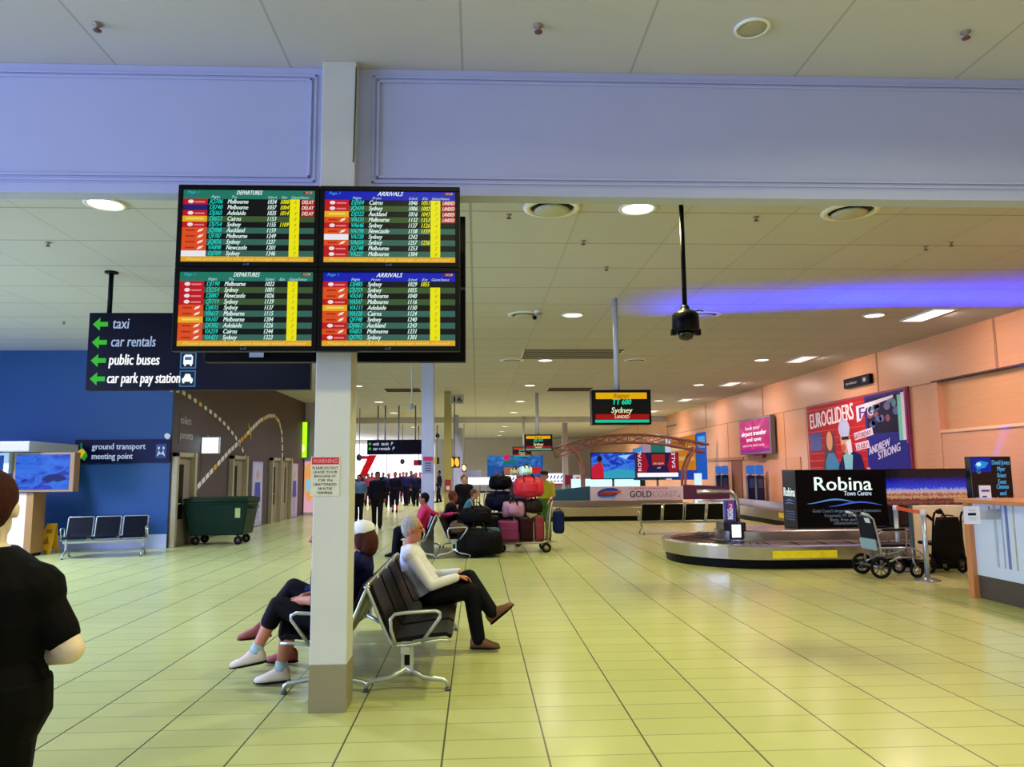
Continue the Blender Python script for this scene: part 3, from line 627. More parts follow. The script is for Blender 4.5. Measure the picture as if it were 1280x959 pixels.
# small mid sign between window and second column
for (px0, py0, px1, py1, y, m1, m2, lb) in ((517, 575, 529, 582, 45, 'c01830', '102040', 'tiny red and navy hanging sign by the second column'), (543, 572, 549, 580, 45, 'd8c020', '203040', 'tiny yellow hanging sign just past the second column')):
    a = P(px0, py0, y=y); b = P(px1, py1, y=y); t = thing('hanging_sign', lb, 'sign', ((a.x+b.x)/2, y, a.z))
    xm = (a.x+b.x)/2; MB().box((a.x, y, b.z), (xm, y+.1, a.z), E(m1, .6)).box((xm, y, b.z), (b.x, y+.1, a.z), E(m2, .6)).build('board', t); MB().cyl((xm, y+.05, a.z), (xm, y+.05, ZC), .03, D('9098b0')).build('hanger', t)
# amber lamps
for k, (px, py, y, r, two, lb) in enumerate(((568, 578, 27.5, .15, True, 'pair of glowing amber lamps hanging beyond the third column'), (580, 585, 40, .2, False, 'single pale amber lamp hanging beyond the amber pair'))):
    c = P(px, py, y=y); t = thing('hanging_lamp', lb, 'lamp', c)
    MB().box((c.x-(.2 if two else .12), y+.02, c.z-.2), (c.x+(.2 if two else .12), y+.1, c.z+.2), D('4a2008')).build('housing', t, bevel=.02)
    MB().cyl((c.x, y+.06, c.z+.2), (c.x, y+.06, ZC), .02, D('888890')).build('hanger', t)
    for dx in ((-.095, .095) if two else (0,)): MB().ell((c.x+dx, y, c.z), (.075 if two else .1, 0, .03), (0, .05, 0), (-.03, 0, .16), E('ffb838' if two else 'ffd8b0', 1.6)).build('lamp_lens', t)

# ================================================================ WALL SIGNS ON THE TIMBER
def on_wall(px0, px1, y0, y1, z0, z1, depth): pass
# big concert poster
ya, yb, z1, z0 = 21.55, 16.45, 3.42, 1.35
t = thing('wall_poster', 'large red and blue concert poster with two figures on the timber wall', 'poster', (XR, 19, z0))
MB().box((XR-.06, yb-.05, z0-.05), (XR-.01, ya+.05, z1+.05), D('8a2040', .4)).build('frame', t)
g = MB(); F = Face(g, (XR-.062, ya, z1), (0, -1, 0), (0, 0, -1), ya-yb, z1-z0, .003)
RED, NV = D('b00818', .7, 0, .25, 6), D('060e88', .7, 0, .3, 5)
F.rect(0, 0, .64, 1, RED); F.rect(.64, 0, 1, 1, NV)
for k in range(9): F.rect(.0, .05+k*.1, .64, .06+k*.1, D('d82030', .4), 2)
F.text('EUROGLIDERS', .03, .31, .30, D('f4e8f8'), 3, 'l', .50, 0, .05, bold=.03)
F.rect(.02, .37, .16, .62, D('0c1890', .4), 3)
SK, SK2 = D('d8a888', .5), D('b85a48', .5)
# woman with dark hair, man with pale hair and dark jacket
F.poly([(.2, .46), (.25, .37), (.31, .4), (.32, .62), (.34, 1), (.14, 1), (.18, .75)], D('4a1838'), 3); F.disc(.255, .5, .035, .13, D('e0a070'), 4); F.poly([(.2, .78), (.235, .66), (.3, .66), (.35, .8), (.36, 1), (.2, 1)], D('3888c0'), 4)
F.poly([(.34, .85), (.4, .68), (.5, .64), (.58, .7), (.63, 1), (.34, 1)], D('141a70'), 4); F.poly([(.4, .7), (.45, .66), (.5, .7), (.48, 1), (.42, 1)], D('80c8d8'), 5); F.disc(.43, .5, .05, .17, SK, 5); F.disc(.425, .36, .06, .12, D('b8c8f0'), 6); F.rect(.395, .46, .47, .5, D('40101c'), 7); F.disc(.41, .6, .022, .05, SK2, 7); F.poly([(.44, .52), (.49, .5), (.5, .66), (.46, .7)], D('e8e0f0'), 6)
# right half: crowd pictures, dates, waves
PU = D('241040', .4); F.rect(.66, .03, .93, .46, PU, 2)
for k in range(14): F.disc(.68+.24*rng.random(), .08+.33*rng.random(), .018+.012*rng.random(), .03+.02*rng.random(), D(rng.choice(['6a5a98', '4060a0', '8a4868', '302858', '508898'])), 3, 12)
F.poly([(.56, .1), (.9, .04), (.9, .07), (.66, .14), (.6, .28), (.56, .3)], D('e8e0f4'), 4); F.text('F', .58, .26, .2, D('4a2090'), 5, 'l', .06, bold=.03); F.text('G', .66, .24, .18, D('c8c8f0'), 5, 'l', .06)
F.rect(.93, .05, .96, .56, D('70d8c0'), 4); F.rect(.96, .03, .985, .56, D('e8e0f0'), 4); F.rect(.985, .0, 1, .6, D('a01878'), 4)
F.poly([(.52, .43), (.70, .38), (.71, .47), (.53, .52)], D('e8d8f0'), 4); F.text('SATURDAY', .53, .505, .085, D('8a1040'), 5, 'l', .16, 0, .1, bold=.03)
F.poly([(.53, .56), (.66, .53), (.67, .62), (.54, .65)], D('e8d8f0'), 4); F.text('25 JULY', .545, .635, .085, D('8a1040'), 5, 'l', .11, 0, .08, bold=.03)
F.text('ANDREW', .66, .71, .13, D('d0d0ff'), 5, 'l', .2, .2, .2, bold=.05); F.text('STRONG', .74, .77, .13, D('d0d0ff'), 5, 'l', .2, .2, .2, bold=.05)
for k in range(3): F.poly([(.66+.02*i, .9+k*.03+.02*math.sin(i*.9+k)) for i in range(16)]+[(.66+.02*i, .91+k*.03+.02*math.sin(i*.9+k)) for i in range(15, -1, -1)], D('7090e0'), 4)
F.disc(.92, .93, .03, .05, D('e02020'), 5); F.disc(.89, .96, .02, .04, D('e8a020'), 6); F.disc(.95, .96, .02, .04, D('d83020'), 6); F.rect(.63, .86, .66, 1, D('e0b0d0'), 4)
F.text('OC', .72, .99, .12, D('f0f0ff'), 5, 'l', .12, bold=.03)
g.build('print', t, recalc=False)
# pink screen
t = thing('wall_screen', 'glowing magenta screen in a steel frame on the timber wall', 'screen', (XR, 25.4, 2.8))
ya, yb, z1, z0 = 26.9, 24.0, 3.42, 2.15
MB().box((XR-.22, yb, z0), (XR-.06, ya, z1), D('707078', .4)).build('housing', t, bevel=.015); MB().box((XR-.06, yb+.6, z0+.2), (XR, ya-.6, z1-.2), DARKMETAL).build('mount', t)
g = MB(); F = Face(g, (XR-.222, ya-.08, z1-.07), (0, -1, 0), (0, 0, -1), ya-yb-.16, z1-z0-.14, .003)
F.rect(0, 0, 1, 1, noise_screen('magenta_screen', ['b00868', 'd81078', 'f050a8'], 2.5)); F.rect(0, .9, 1, 1, E('a02090'), 2)
F.text('book your', .45, .3, .17, E('ffe8f4', 1.4), 3, 'c', .5, bold=.02); F.text('airport transfer', .48, .48, .2, E('ffffff', 1.5), 3, 'c', .84, bold=.04); F.text('and save', .48, .66, .18, E('ffffff', 1.4), 3, 'c', .5, bold=.04); F.text('ask at the desk today', .46, .82, .12, E('ffd8ec', 1.2), 3, 'c', .74, bold=.02)
g.build('screen', t, recalc=False); MB().box((XR-.16, 25.0, z0-.12), (XR-.04, 25.8, z0-.01), D('902850')).build('speaker', t)
# black wall signs
def wsign(px0, py0, px1, py1, label, txt):
    a = P(px0, py0, x=XR-.1); b = P(px1, py1, x=XR-.1); z1, z0 = max(a.z, b.z)-.02, min(a.z, b.z)+.02
    t = thing('wall_sign', label, 'sign', (XR, (a.y+b.y)/2, (z0+z1)/2))
    MB().box((XR-.1, b.y, z0), (XR, a.y, z1), BLACK).build('board', t, bevel=.006)
    g = MB(); F = Face(g, (XR-.102, a.y, z1), (0, -1, 0), (0, 0, -1), a.y-b.y, z1-z0, .002)
    F.text(txt, .08, .68, .42, E('d0c8d8', .8), 1, 'l', .45, .2, bold=.02); F.rect(.72, .2, .92, .8, E('504a60', .5)); F.disc(.82, .5, .05, .2, E('c8d0c0', .8), 2); g.build('lettering', t, recalc=False)
wsign(1054, 474, 1087, 480, 'black sign high on the timber wall above the concert poster', 'toilets')
wsign(832, 534, 843, 531, 'small black sign high on the distant timber wall', 'exit')
# blue-topped posts by the wall
for px, y, lb in ((940.5, 24.6, 'dark kiosk post with blue head below the magenta screen'), (952, 24.2, 'dark kiosk post with blue head beside the first such post'), (901, 29.3, 'distant dark kiosk post with blue head by the wall'), (907.5, 29.0, 'other distant kiosk post with blue head nearest the wall door')):
    c = P(px, 620, y=y); x = 9.55; y = x*930/(px-596); r = .13
    t = thing('kiosk_post', lb, 'kiosk', (x, y, 0), 'blue headed kiosk posts')
    MB().box((x-r-.05, y-.15, 0), (x+r+.05, y+.2, .06), BLACK).box((x-r, y-.08, .06), (x+r, y+.12, 1.42), D('0a1040', .3)).build('body', t, bevel=.02)
    MB().box((x-r, y-.1, 1.46), (x+r, y+.12, 1.78), E('4080e8', .7)).build('head', t, bevel=.04); MB().cyl((x, y, 1.4), (x, y, 1.5), .05, STEEL).build('neck', t)
    MB().box((x-r*.6, y-.1, 1.0), (x+r*.6, y-.08, 1.3), D('3a4a70', .2)).build('screen', t)
# ================================================================ BAGGAGE CAROUSELS
def track(cx, cy, r, xe, n=28, flip=False):
    """D-shaped outline: half circle at one end, straight sides to xe"""
    pts = [(cx+r*math.cos(PI/2+PI*k/n), cy+r*math.sin(PI/2+PI*k/n)) for k in range(n+1)]
    s = [(xe+(cx-xe)*k/10, cy+r) for k in range(10)]; e = [(cx+(xe-cx)*k/10, cy-r) for k in range(1, 11)]
    return s+pts+e
def band(mb, cx, cy, xe, prof, m):
    """sweep (r, z) profile along the outline"""
    rings = [[(x, y, z) for x, y in track(cx, cy, r, xe)] for r, z in prof]
    n = len(rings[0]); vs = [v for R in rings for v in R]; fs = []
    for i in range(len(rings)-1):
        for k in range(n-1): fs.append((i*n+k, i*n+k+1, (i+1)*n+k+1, (i+1)*n+k))
    return mb.add(vs, fs, m, False)
BRUSHED = D('b4b0aa', .24, .95, .06, 3); BRUSH2 = D('a49c94', .3, .9, .1, 3)
CXc, CYc, XE = 4.95, 13.62, 9.84
car = thing('baggage_carousel', 'stainless baggage carousel with yellow notice beside the wheelchair', 'carousel', (6.5, CYc, 0))
mb = MB(); band(mb, CXc, CYc, XE, [(1.42, 0), (1.47, 0), (1.49, .13), (1.42, .15)], BLACK); mb.build('toe_kick', car)
mb = MB(); band(mb, CXc, CYc, XE, [(1.44, .14), (1.53, .15), (1.555, .36), (1.53, .385), (1.40, .38), (1.38, .31)], BRUSHED); mb.build('side_panel', car)
mb = MB(); band(mb, CXc, CYc, XE, [(1.40, .31), (1.0, .33), (.66, .36)], D('5a4a44', .3, .3, .3, 30))
pl = mb
for (x, y) in track(CXc, CYc, 1.04, XE-.06, 20): 
    dx = x-CXc if x < CXc else 0; d = V((dx, y-CYc, 0)).normalized(); pl.obox((x, y, .347), d*.36+V((0, 0, -.015)), V((-d.y, d.x, 0))*.012, (0, 0, .004), D('241c1a', .5))
mb.build('belt', car)
mb = MB(); band(mb, CXc, CYc, XE, [(.66, .34), (.60, .37), (.60, .53), (.57, .55), (.02, .55)], BRUSHED); mb.build('island', car)
g = MB(); yb = CYc-1.55; F = Face(g, (4.78, yb-.012, .30), (1, 0, 0), (0, .06, -1), 1.06, .12)
g.box((4.78, yb-.011, .18), (5.84, yb+.02, .30), D('e8d818', .4)); F.text('Please keep children clear of carousel', .5, .66, .55, D('4a4400'), 1, 'c', .94, 0.1, bold=.02)
g.build('warning_label', car, bevel=.0, recalc=False)
g = MB(); F = Face(g, (4.95, CYc-1.57, .1), (1, 0, 0), (0, 0, -1), .1, .1)
# arch post with panel on the island end
px_ = P(914, 640, y=CYc-.35).x
post = thing('carousel_post', 'bent steel post with purple panel on the carousel island', 'post', (px_, CYc-.35, .55))
yq = CYc-.35; zt = P(914, 615, y=yq).z
MB().tube([(px_+.12, yq, .55), (px_+.12, yq, zt-.2), (px_+.09, yq, zt-.07), (px_, yq, zt), (px_-.15, yq+.02, zt+.01), (px_-.58, yq+.1, zt+.01)], .038, BRUSHED, 14).build('tube', post)
MB().box((px_-.12, yq-.04, .72), (px_+.06, yq, 1.06), D('6060b8', .4)).box((px_-.14, yq, .70), (px_+.16, yq+.03, 1.08), D('8a8890', .3, .8)).build('panel', post, bevel=.01)
g = MB(); F = Face(g, (px_-.12, yq-.042, 1.06), (1, 0, 0), (0, 0, -1), .18, .34); F.rect(0, 0, 1, 1, E('5050b0', .5)); F.rect(.3, .06, .8, .45, E('b04080', .7), 2)
F.text('2', .35, .4, .35, E('ffe0f0', .9), 3, 'l', .4); F.text('BAGGAGE', .75, .95, .42, E('f0e8ff', .9), 3, 'l', 1.0, 0, PI/2, bold=.02)
g.build('lettering', post, recalc=False)
MB().box((px_-.24, CYc-.62, .55), (px_+.16, CYc-.2, .70), D('10081c', .2)).build('plinth', post, bevel=.01)
MB().box((px_-.14, CYc-.635, .40), (px_+.10, CYc-.61, .68), D('10081c', .3)).build('lamp_housing', post, bevel=.006)
MB().box((px_-.10, CYc-.64, .44), (px_+.06, CYc-.634, .66), E('e8f4ff', 1.8)).build('lamp', post)

# lightbox with white lettering on the island (two panels)
xL, xM, xR_, yF, yBk, z0, z1 = 5.80, 7.47, 9.25, 13.42, 14.02, .55, 1.60
t = thing('advert_lightbox', 'black lightbox with large white lettering on the carousel island', 'sign', (6.6, 13.7, z0))
MB().box((xL, yF, z0), (xM, yBk, z1), D('040406', .4)).build('cabinet', t, bevel=.008)
g = MB(); F = Face(g, (xL, yF-.001, z1), (1, 0, 0), (0, 0, -1), xM-xL, z1-z0); WT = E('f0fff8', 1.25)
F.text('Robina', .19, .36, .34, WT, 1, 'l', .66, bold=.012); F.text('Town Centre', .53, .45, .115, E('d8f0ff', 1.1), 1, 'l', .31, .1, bold=.01)
for k, (u0, u1, v, am, c) in enumerate(((.12, .66, .55, .035, '6098e0'), (.36, .95, .60, .035, '4070d8'))):
    up = [(u0+(u1-u0)*i/20, v-am*math.sin(PI*1.6*i/20-PI*.45)-.014*math.sin(PI*i/20)) for i in range(21)]; lo = [(u, q+.006+.022*math.sin(PI*i/20)) for i, (u, q) in enumerate(up)]
    F.poly(up+lo[::-1], E(c, .9), 1)
SM = E('90a0b0', .6)
for s_, v, wd in (("Gold Coast's largest shopping destination", .735, .76), ('Crossroads, M1 exit 82, Robina', .815, .5), ('Easy, free parking', .885, .38), ('robinatowncentre.com.au', .945, .3)): F.text(s_, .55, v, .075, SM, 1, 'c', wd)
g.build('lettering', t, recalc=False)
g = MB(); F = Face(g, (xL-.001, yBk, z1), (0, -1, 0), (0, 0, -1), yBk-yF, z1-z0); F.rect(.06, .04, .94, .96, D('080e1c', .45), 1)
F.text('Robina', .08, .46, .22, WT, 2, 'l', .84, .1, bold=.02)
for k in range(2): F.poly([(.1, .55+k*.05), (.5, .51+k*.05), (.9, .54+k*.05), (.5, .535+k*.05)], E('4878c8', .8), 2)
for k in range(4): F.rect(.15, .72+k*.045, .85, .735+k*.045, E('5068a0', .5), 2)
g.build('side_lettering', t, recalc=False)
t = thing('picture_lightbox', 'long lightbox picture of a lit waterfront at dusk on the carousel island', 'sign', (8.4, 13.7, z0))
MB().box((xM+.01, yF+.02, z0), (xR_, yBk, z1), D('050508', .4)).build('cabinet', t, bevel=.008)
MB().box((xM+.03, yF+.012, z0+.03), (xR_-.03, yF+.02, z1-.02), sunset_mat()).build('picture', t)

# totem sign
yT = 12.2-.5; a = P(1212, 571, y=yT); b = P(1268, 628, y=yT)
t = thing('totem_sign', 'tall black store directory totem behind the counter', 'sign', ((a.x+b.x)/2, yT, 0))
MB().box((a.x, yT, .05), (b.x, yT+.14, a.z), D('05060a', .2)).build('body', t, bevel=.008); MB().box((a.x-.06, yT-.08, 0), (b.x+.06, yT+.22, .05), DARKMETAL).build('foot', t)
g = MB(); F = Face(g, (a.x, yT-.001, a.z), (1, 0, 0), (0, 0, -1), b.x-a.x, .82); BT = E('58b0e8', .9)
F.rect(.03, .02, .5, .3, E('0830b0', .8)); F.poly([(.1, .16), (.25, .08), (.45, .12), (.35, .22), (.15, .24)], E('2890e8', 1), 2); F.disc(.2, .15, .06, .04, E('c0f0ff', 1.1), 3); F.text('G', .13, .33, .12, BT, 2, 'l', .1)
for k, (s_, wd) in enumerate((('David Jones', .44), ('Myer', .2), ('Kmart', .22), ('Event', .2), ('Cinemas', .3), ('and', .16), ('Specialty', .34))): F.text(s_, .74, .16+k*.125-(.03 if k > 3 else 0), .13, BT, 2, 'c', wd, .1, bold=.02)
g.build('lettering', t, recalc=False)

# leaning cream board
t = thing('display_board', 'cream free-standing board behind the black wheelchair', 'board', (7.5, 11.9, 0))
a = P(1139, 632, y=11.95); b = P(1222, 712, y=11.95)
MB().box((a.x, 11.93, .14), (b.x+.1, 11.98, a.z), D('fbeccc', .5, 0, .03)).build('panel', t, bevel=.01)
MB().box((a.x+.3, 11.88, 0), (b.x+.12, 12.06, .16), BLACK).build('base', t, bevel=.01)
MB().box((a.x-.035, 11.92, 0), (a.x, 11.99, a.z), D('6a8a94', .3, .6)).build('edge_post', t)
g = MB(); o = P(1175, 640, y=11.925)
for (p0, p1, r, c) in (((1158, 644), (1167, 651), .022, '281018'), ((1174, 636), (1184, 650), .016, '381420')):
    q0, q1 = P(*p0, y=11.92), P(*p1, y=11.92); g.obox((q0+q1)/2, (q1-q0)/2, (q1-q0).cross(V((0, 1, 0))).normalized()*r, (0, .006, 0), D(c))
q0, q1 = P(1193, 660, y=11.92), P(1214, 644, y=11.92); g.tube([q0, q1], .006, D('a89880'))
g.build('clip', t)

# ================================================================ SERVICE COUNTER
XD, YD0, YD1, ZD = 6.24, 6.2, 9.22, 1.17
t = thing('service_counter', 'pale blue panelled service counter with timber top and dark kick', 'counter', (XD+.4, 7.7, 0))
CT = wood('counter_timber', 'b87444', 'c88a58', .3, (8, .6, .6)); CP = D('c4d4f0', .35, 0, .03)
MB().box((XD, YD0, .28), (XD+.75, YD1, ZD), CP).build('panel', t, bevel=.004)
MB().box((XD+.012, YD0, 0), (XD+.7, YD1, .28), D('4a4240', .4)).build('kickboard', t)
MB().box((XD-.06, YD1, 0), (XD+.8, YD1+.1, ZD), CT).build('end_panel', t, bevel=.006)
MB().box((XD-.13, YD0, ZD), (XD+.85, YD1+.16, ZD+.05), CT).build('top', t, bevel=.008)
st = MB()
for k, (y, r, c) in enumerate(((8.82, .018, 'a8b4cc'), (8.70, .01, '98a4c8'), (8.62, .02, '6878b0'), (8.5, .01, 'b0a890'))): st.box((XD-.006, y-r, .42), (XD+.002, y+r, ZD-.01), D(c, .3))
st.build('stripe', t)
def sheet(name, px0, py0, px1, py1, y, label, extra):
    a = P(px0, py0, y=y); b = P(px1, py1, y=y)
    t = thing(name, label, 'notice', ((a.x+b.x)/2, y, b.z))
    g = MB(); g.box((a.x, y, b.z), (b.x, y+.006, a.z), D('d0d8f0', .3)); F = Face(g, (a.x, y-.001, a.z), (1, 0, 0), (0, 0, -1), b.x-a.x, a.z-b.z)
    if extra: F.rect(.25, .38, .75, .52, D('181830')); F.rect(.3, .22, .7, .25, D('8088a8')); F.rect(.25, .66, .75, .69, D('9098b8')); F.rect(.3, .76, .7, .78, D('9098b8'))
    else: F.rect(.15, .25, .85, .36, D('304890')); F.rect(.2, .6, .6, .68, D('203060'))
    g.build('paper', t, recalc=False); return t, a, b
t, a, b = sheet('paper_notice', 1204, 633, 1226, 655, YD0*0+9.20-.5, 'white paper notice with dark bar fixed at the counter corner', True)
MB().box((a.x+.05, 8.706, a.z-.16), (XD-.001, 8.72, a.z-.04), D('a0a8b8', .3)).box((XD-.14, 8.706, 1.1), (XD-.131, 8.72, a.z), STEEL).build('bracket', t)
t, a, b = sheet('paper_notice', 1224, 607, 1240, 628.5, 9.1, 'small pale blue notice standing on the counter top', False)
MB().box((a.x-.01, 9.07, ZD+.05), (b.x+.01, 9.16, ZD+.065), D('b0c0e0', .2)).box((a.x, 9.107, ZD+.05), (b.x, 9.114, a.z), D('c0d0f0', .2)).build('stand', t)

# ================================================================ BELT BARRIER, WHEELCHAIRS
def barrier(x, y, h, label):
    t = thing('barrier_post', label, 'barrier post', (x, y, 0), 'belt barrier posts')
    MB().lathe([(.17, 0), (.17, .018), (.06, .035), (.04, .05)], (x, y, 0), D('9098a0', .3, .8)).build('base', t)
    MB().cyl((x, y, .04), (x, y, h-.06), .034, D('a8bccc', .3, .7)).build('pole', t); MB().lathe([(.034, 0), (.042, .01), (.042, .07), (.03, .085)], (x, y, h-.08), D('c8c8d8', .4)).build('head', t)
    return t
pa = P(1160, 726, z=0); pb_ = P(1122, 708, z=0); pb_.y = 11.7; pb_.x = P(1120, 645, y=11.7).x
barrier(pa.x, pa.y, 1.0, 'near barrier post in front of the cream board'); barrier(pb_.x, pb_.y, 1.02, 'barrier post behind the folded transit wheelchair')
mb = MB(); d = (pa-pb_); d.z = 0; d.normalize(); q0 = pb_+d*.043+V((0, 0, .985)); q1 = pa-d*.043+V((0, 0, .965))
mb.obox((q0+q1)/2, (q1-q0)/2, (0, 0, .028), d.cross(V((0, 0, 1)))*.002, D('f05810', .5)); tag(mb.build('barrier_belt'), 'orange belt stretched between the two barrier posts', 'barrier belt')

WCM = D('a8acb4', .3, .85)
def wheel(mb, c, r, ax, m_t, m_h, tr=.022, spokes=6):
    c = V(c); ax = V(ax).normalized(); u, w = frame_of(ax)
    mb.tube([c+(u*math.cos(2*PI*k/28)+w*math.sin(2*PI*k/28))*(r-tr) for k in range(28)], tr, m_t, 10, closed=True)
    mb.cyl(c-ax*.03, c+ax*.03, .035, m_h)
    for k in range(spokes): mb.tube([c, c+(u*math.cos(2*PI*k/spokes)+w*math.sin(2*PI*k/spokes))*(r-tr)], .008, m_h, 6)
# transit chair facing +x
x0 = P(1100, 713, y=10.95).x; y0 = 10.95; wdt = .48
t = thing('wheelchair', 'folded-back transit wheelchair with small wheels before the carousel', 'wheelchair', (x0+.3, y0+.25, 0))
for s_ in (0, 1):
    y = y0+s_*wdt; xs = -.14*s_*0
    mb = MB(); wheel(mb, (x0, y-.03 if s_ == 0 else y+.03, .16), .16, (0, 1, 0), RUBBER, D('606468', .3, .8), .024, 8); mb.build('rear_wheel', t)
    mb = MB(); wheel(mb, (x0+.56, y, .11), .11, (0, 1, 0), RUBBER, D('b0a890', .3, .6), .022, 5); mb.tube([(x0+.56, y, .11), (x0+.50, y-.03, .25), (x0+.5, y, .32)], .012, WCM); mb.build('front_wheel', t)
    fr = MB()
    fr.tube([(x0-.12, y, .92), (x0-.05, y, .86), (x0+.02, y, .5), (x0+.05, y, .16)], .014, WCM); fr.tube([(x0+.05, y, .2), (x0+.3, y, .3), (x0+.62, y, .3)], .014, WCM)
    fr.tube([(x0+.02, y, .44), (x0+.5, y, .44), (x0+.62, y, .38), (x0+.74, y, .24)], .014, WCM); fr.tube([(x0+.0, y, .64), (x0+.06, y, .68), (x0+.4, y, .69), (x0+.44, y, .64), (x0+.42, y, .44)], .012, WCM); fr.tube([(x0+.5, y, .44), (x0+.52, y, .28)], .012, WCM)
    fr.build('side_frame', t)
    MB().obox((x0+.24, y, .705), (.17, 0, 0), (0, .028, 0), (0, 0, .016), BLACK).build('armrest', t, bevel=.01)
    MB().tube([(x0-.12, y, .92), (x0-.22, y, .95)], .02, D('b0c8d0')).build('push_handle', t)
MB().obox((x0-.035, y0+wdt/2, .72), (.10*.28, 0, -.17*1.0), (0, wdt/2-.02, 0), (.012, 0, .003), D('1a2230', .6)).build('backrest', t, bevel=.006)
MB().obox((x0-.02, y0+wdt/2, .48), (.015, 0, -.08), (0, wdt/2-.03, 0), (.02, 0, .004), D('88a8b8', .5)).build('rear_pouch', t, bevel=.01)
MB().box((x0+.04, y0+.02, .44), (x0+.5, y0+wdt-.02, .49), D('0c1018', .6)).build('seat', t, bevel=.015)
MB().obox((x0-.055, y0+.14, .82), (.02, 0, -.05), (0, .07, 0), (.012, 0, .004), D('d0e0e8', .5)).build('back_label', t)
MB().box((x0+.66, y0+.02, .2), (x0+.84, y0+.2, .225), BLACK).box((x0+.66, y0+.28, .2), (x0+.84, y0+.46, .225), BLACK).build('footplate', t)
mb = MB(); mb.tube([(x0+.1, y0, .22), (x0+.4, y0+wdt, .42)], .012, WCM).tube([(x0+.1, y0+wdt, .22), (x0+.4, y0, .42)], .012, WCM).tube([(x0, y0, .16), (x0, y0+wdt, .16)], .014, WCM); mb.build('cross_brace', t)
# black wheelchair seen from behind
xc = P(1181, 690, y=11.4).x; y0 = 11.3; hw = .235
t = thing('wheelchair', 'upright black wheelchair seen from behind against the cream board', 'wheelchair', (xc, y0+.2, 0))
MB().loft([((xc, y0+.01, .22), (hw+.03, 0, 0), (0, .045, 0)), ((xc, y0, .5), (hw+.01, 0, 0), (0, .05, 0)), ((xc-.0, y0-.02, .80), (hw-.04, 0, 0), (0, .04, 0)), ((xc, y0-.02, .86), (hw-.06, 0, 0), (0, .03, 0))], BLACK, 20).build('backrest', t)
for s_ in (-1, 1):
    x = xc+s_*(hw-.02); MB().tube([(x+s_*.05, y0+.02, .1), (x+s_*.02, y0+.01, .5), (x-.0, y0-.02, .86), (x, y0-.06, .93), (x, y0-.13, .95)], .016, BLACK).build('upright', t)
    MB().lathe([(.03, 0), (.036, .03), (.036, .09), (.02, .1)], (x, y0-.12, .95), BLACK, axis=(0, -1, 0)).build('push_handle', t)
    mb = MB(); wheel(mb, (x+s_*.04, y0+.1, .15), .15, (1, 0, 0), RUBBER, D('706048', .3, .7), .024, 6); mb.build('rear_wheel', t)
    mb = MB(); wheel(mb, (x-s_*.06, y0+.34, .09), .09, (1, 0, 0), RUBBER, D('a09070', .3, .7), .02, 5); mb.build('front_wheel', t)
MB().box((xc-hw, y0+.04, .42), (xc+hw, y0+.42, .47), BLACK).build('seat', t, bevel=.015); MB().tube([(xc-hw-.02, y0+.1, .15), (xc+hw+.02, y0+.1, .15)], .016, BLACK).tube([(xc-.1, y0-.03, .875), (xc, y0-.035, .89), (xc+.1, y0-.03, .875)], .01, BLACK).build('axle', t)

# ================================================================ REAR CAROUSEL AND ITS DISPLAYS
def carousel(name, label, cx, cy, R, xe, mirrored=False):
    t = thing(name, label, 'carousel', (cx, cy, 0)); s = {}
    for part, prof, m in (('toe_kick', [(R-.1, 0), (R-.03, 0), (R-.01, .14), (R-.08, .16)], BLACK), ('side_panel', [(R-.06, .15), (R, .16), (R+.03, .42), (R, .45), (R-.14, .44), (R-.16, .36)], D('a8a088', .3, .85, .08, 3)),
                          ('belt', [(R-.14, .36), (R-.55, .39), (R-.9, .43)], D('4a3a34', .4, .2)), ('island', [(R-.9, .40), (R-.94, .44), (R-.94, .62), (.02, .64)], D('b0a488', .3, .85))):
        mb = MB(); band(mb, cx, cy, xe, prof, m); mb.build(part, t)
    return t
carousel('baggage_carousel', 'long rear baggage carousel under the hoarding banner', 7.0, 26.1, 1.7, 1.6)
carousel('baggage_carousel', 'distant baggage carousel running along the timber wall', 9.4, 24.4+.0, .42, 9.83) if False else None
t = thing('baggage_carousel', 'steel carousel section running along the foot of the timber wall', 'carousel', (9.4, 19.5, 0))
xw0, xw1, yw0, yw1 = 8.72, 9.33, 18.2, 30.0
for part, r0, z0, z1, m in (('toe_kick', .04, 0, .16, BLACK), ('side_panel', 0, .15, .44, D('a89c94', .28, .9, .08, 3)), ('belt', .14, .3, .40, D('4a3a38', .4, .2)), ('island', .52, .4, .62, D('a8a0a8', .28, .9))):
    mb = MB(); pts = [(xw0+r0+(.8-r0)*.999*(1-math.cos(a)), yw0+r0*.5+1.2*(1-math.sin(a)), z0) for a in [PI/2*k/10 for k in range(10, -1, -1)]]
    mb.prism([(xw1, yw1, z0), (xw0+r0, yw1, z0), (xw0+r0, yw0+1.2, z0)]+[(xw1-(xw1-xw0-r0)*math.cos(a), yw0+r0+(1.2-r0)*(1-math.sin(a)), z0) for a in [PI/2*k/10 for k in range(1, 11)]], (0, 0, z1-z0), m); mb.build(part, t)
mb = MB(); mb.box((xw0-.012, 20.2, .24), (xw0, 21.4, .38), D('e0c818', .4)); mb.build('warning_label', t)
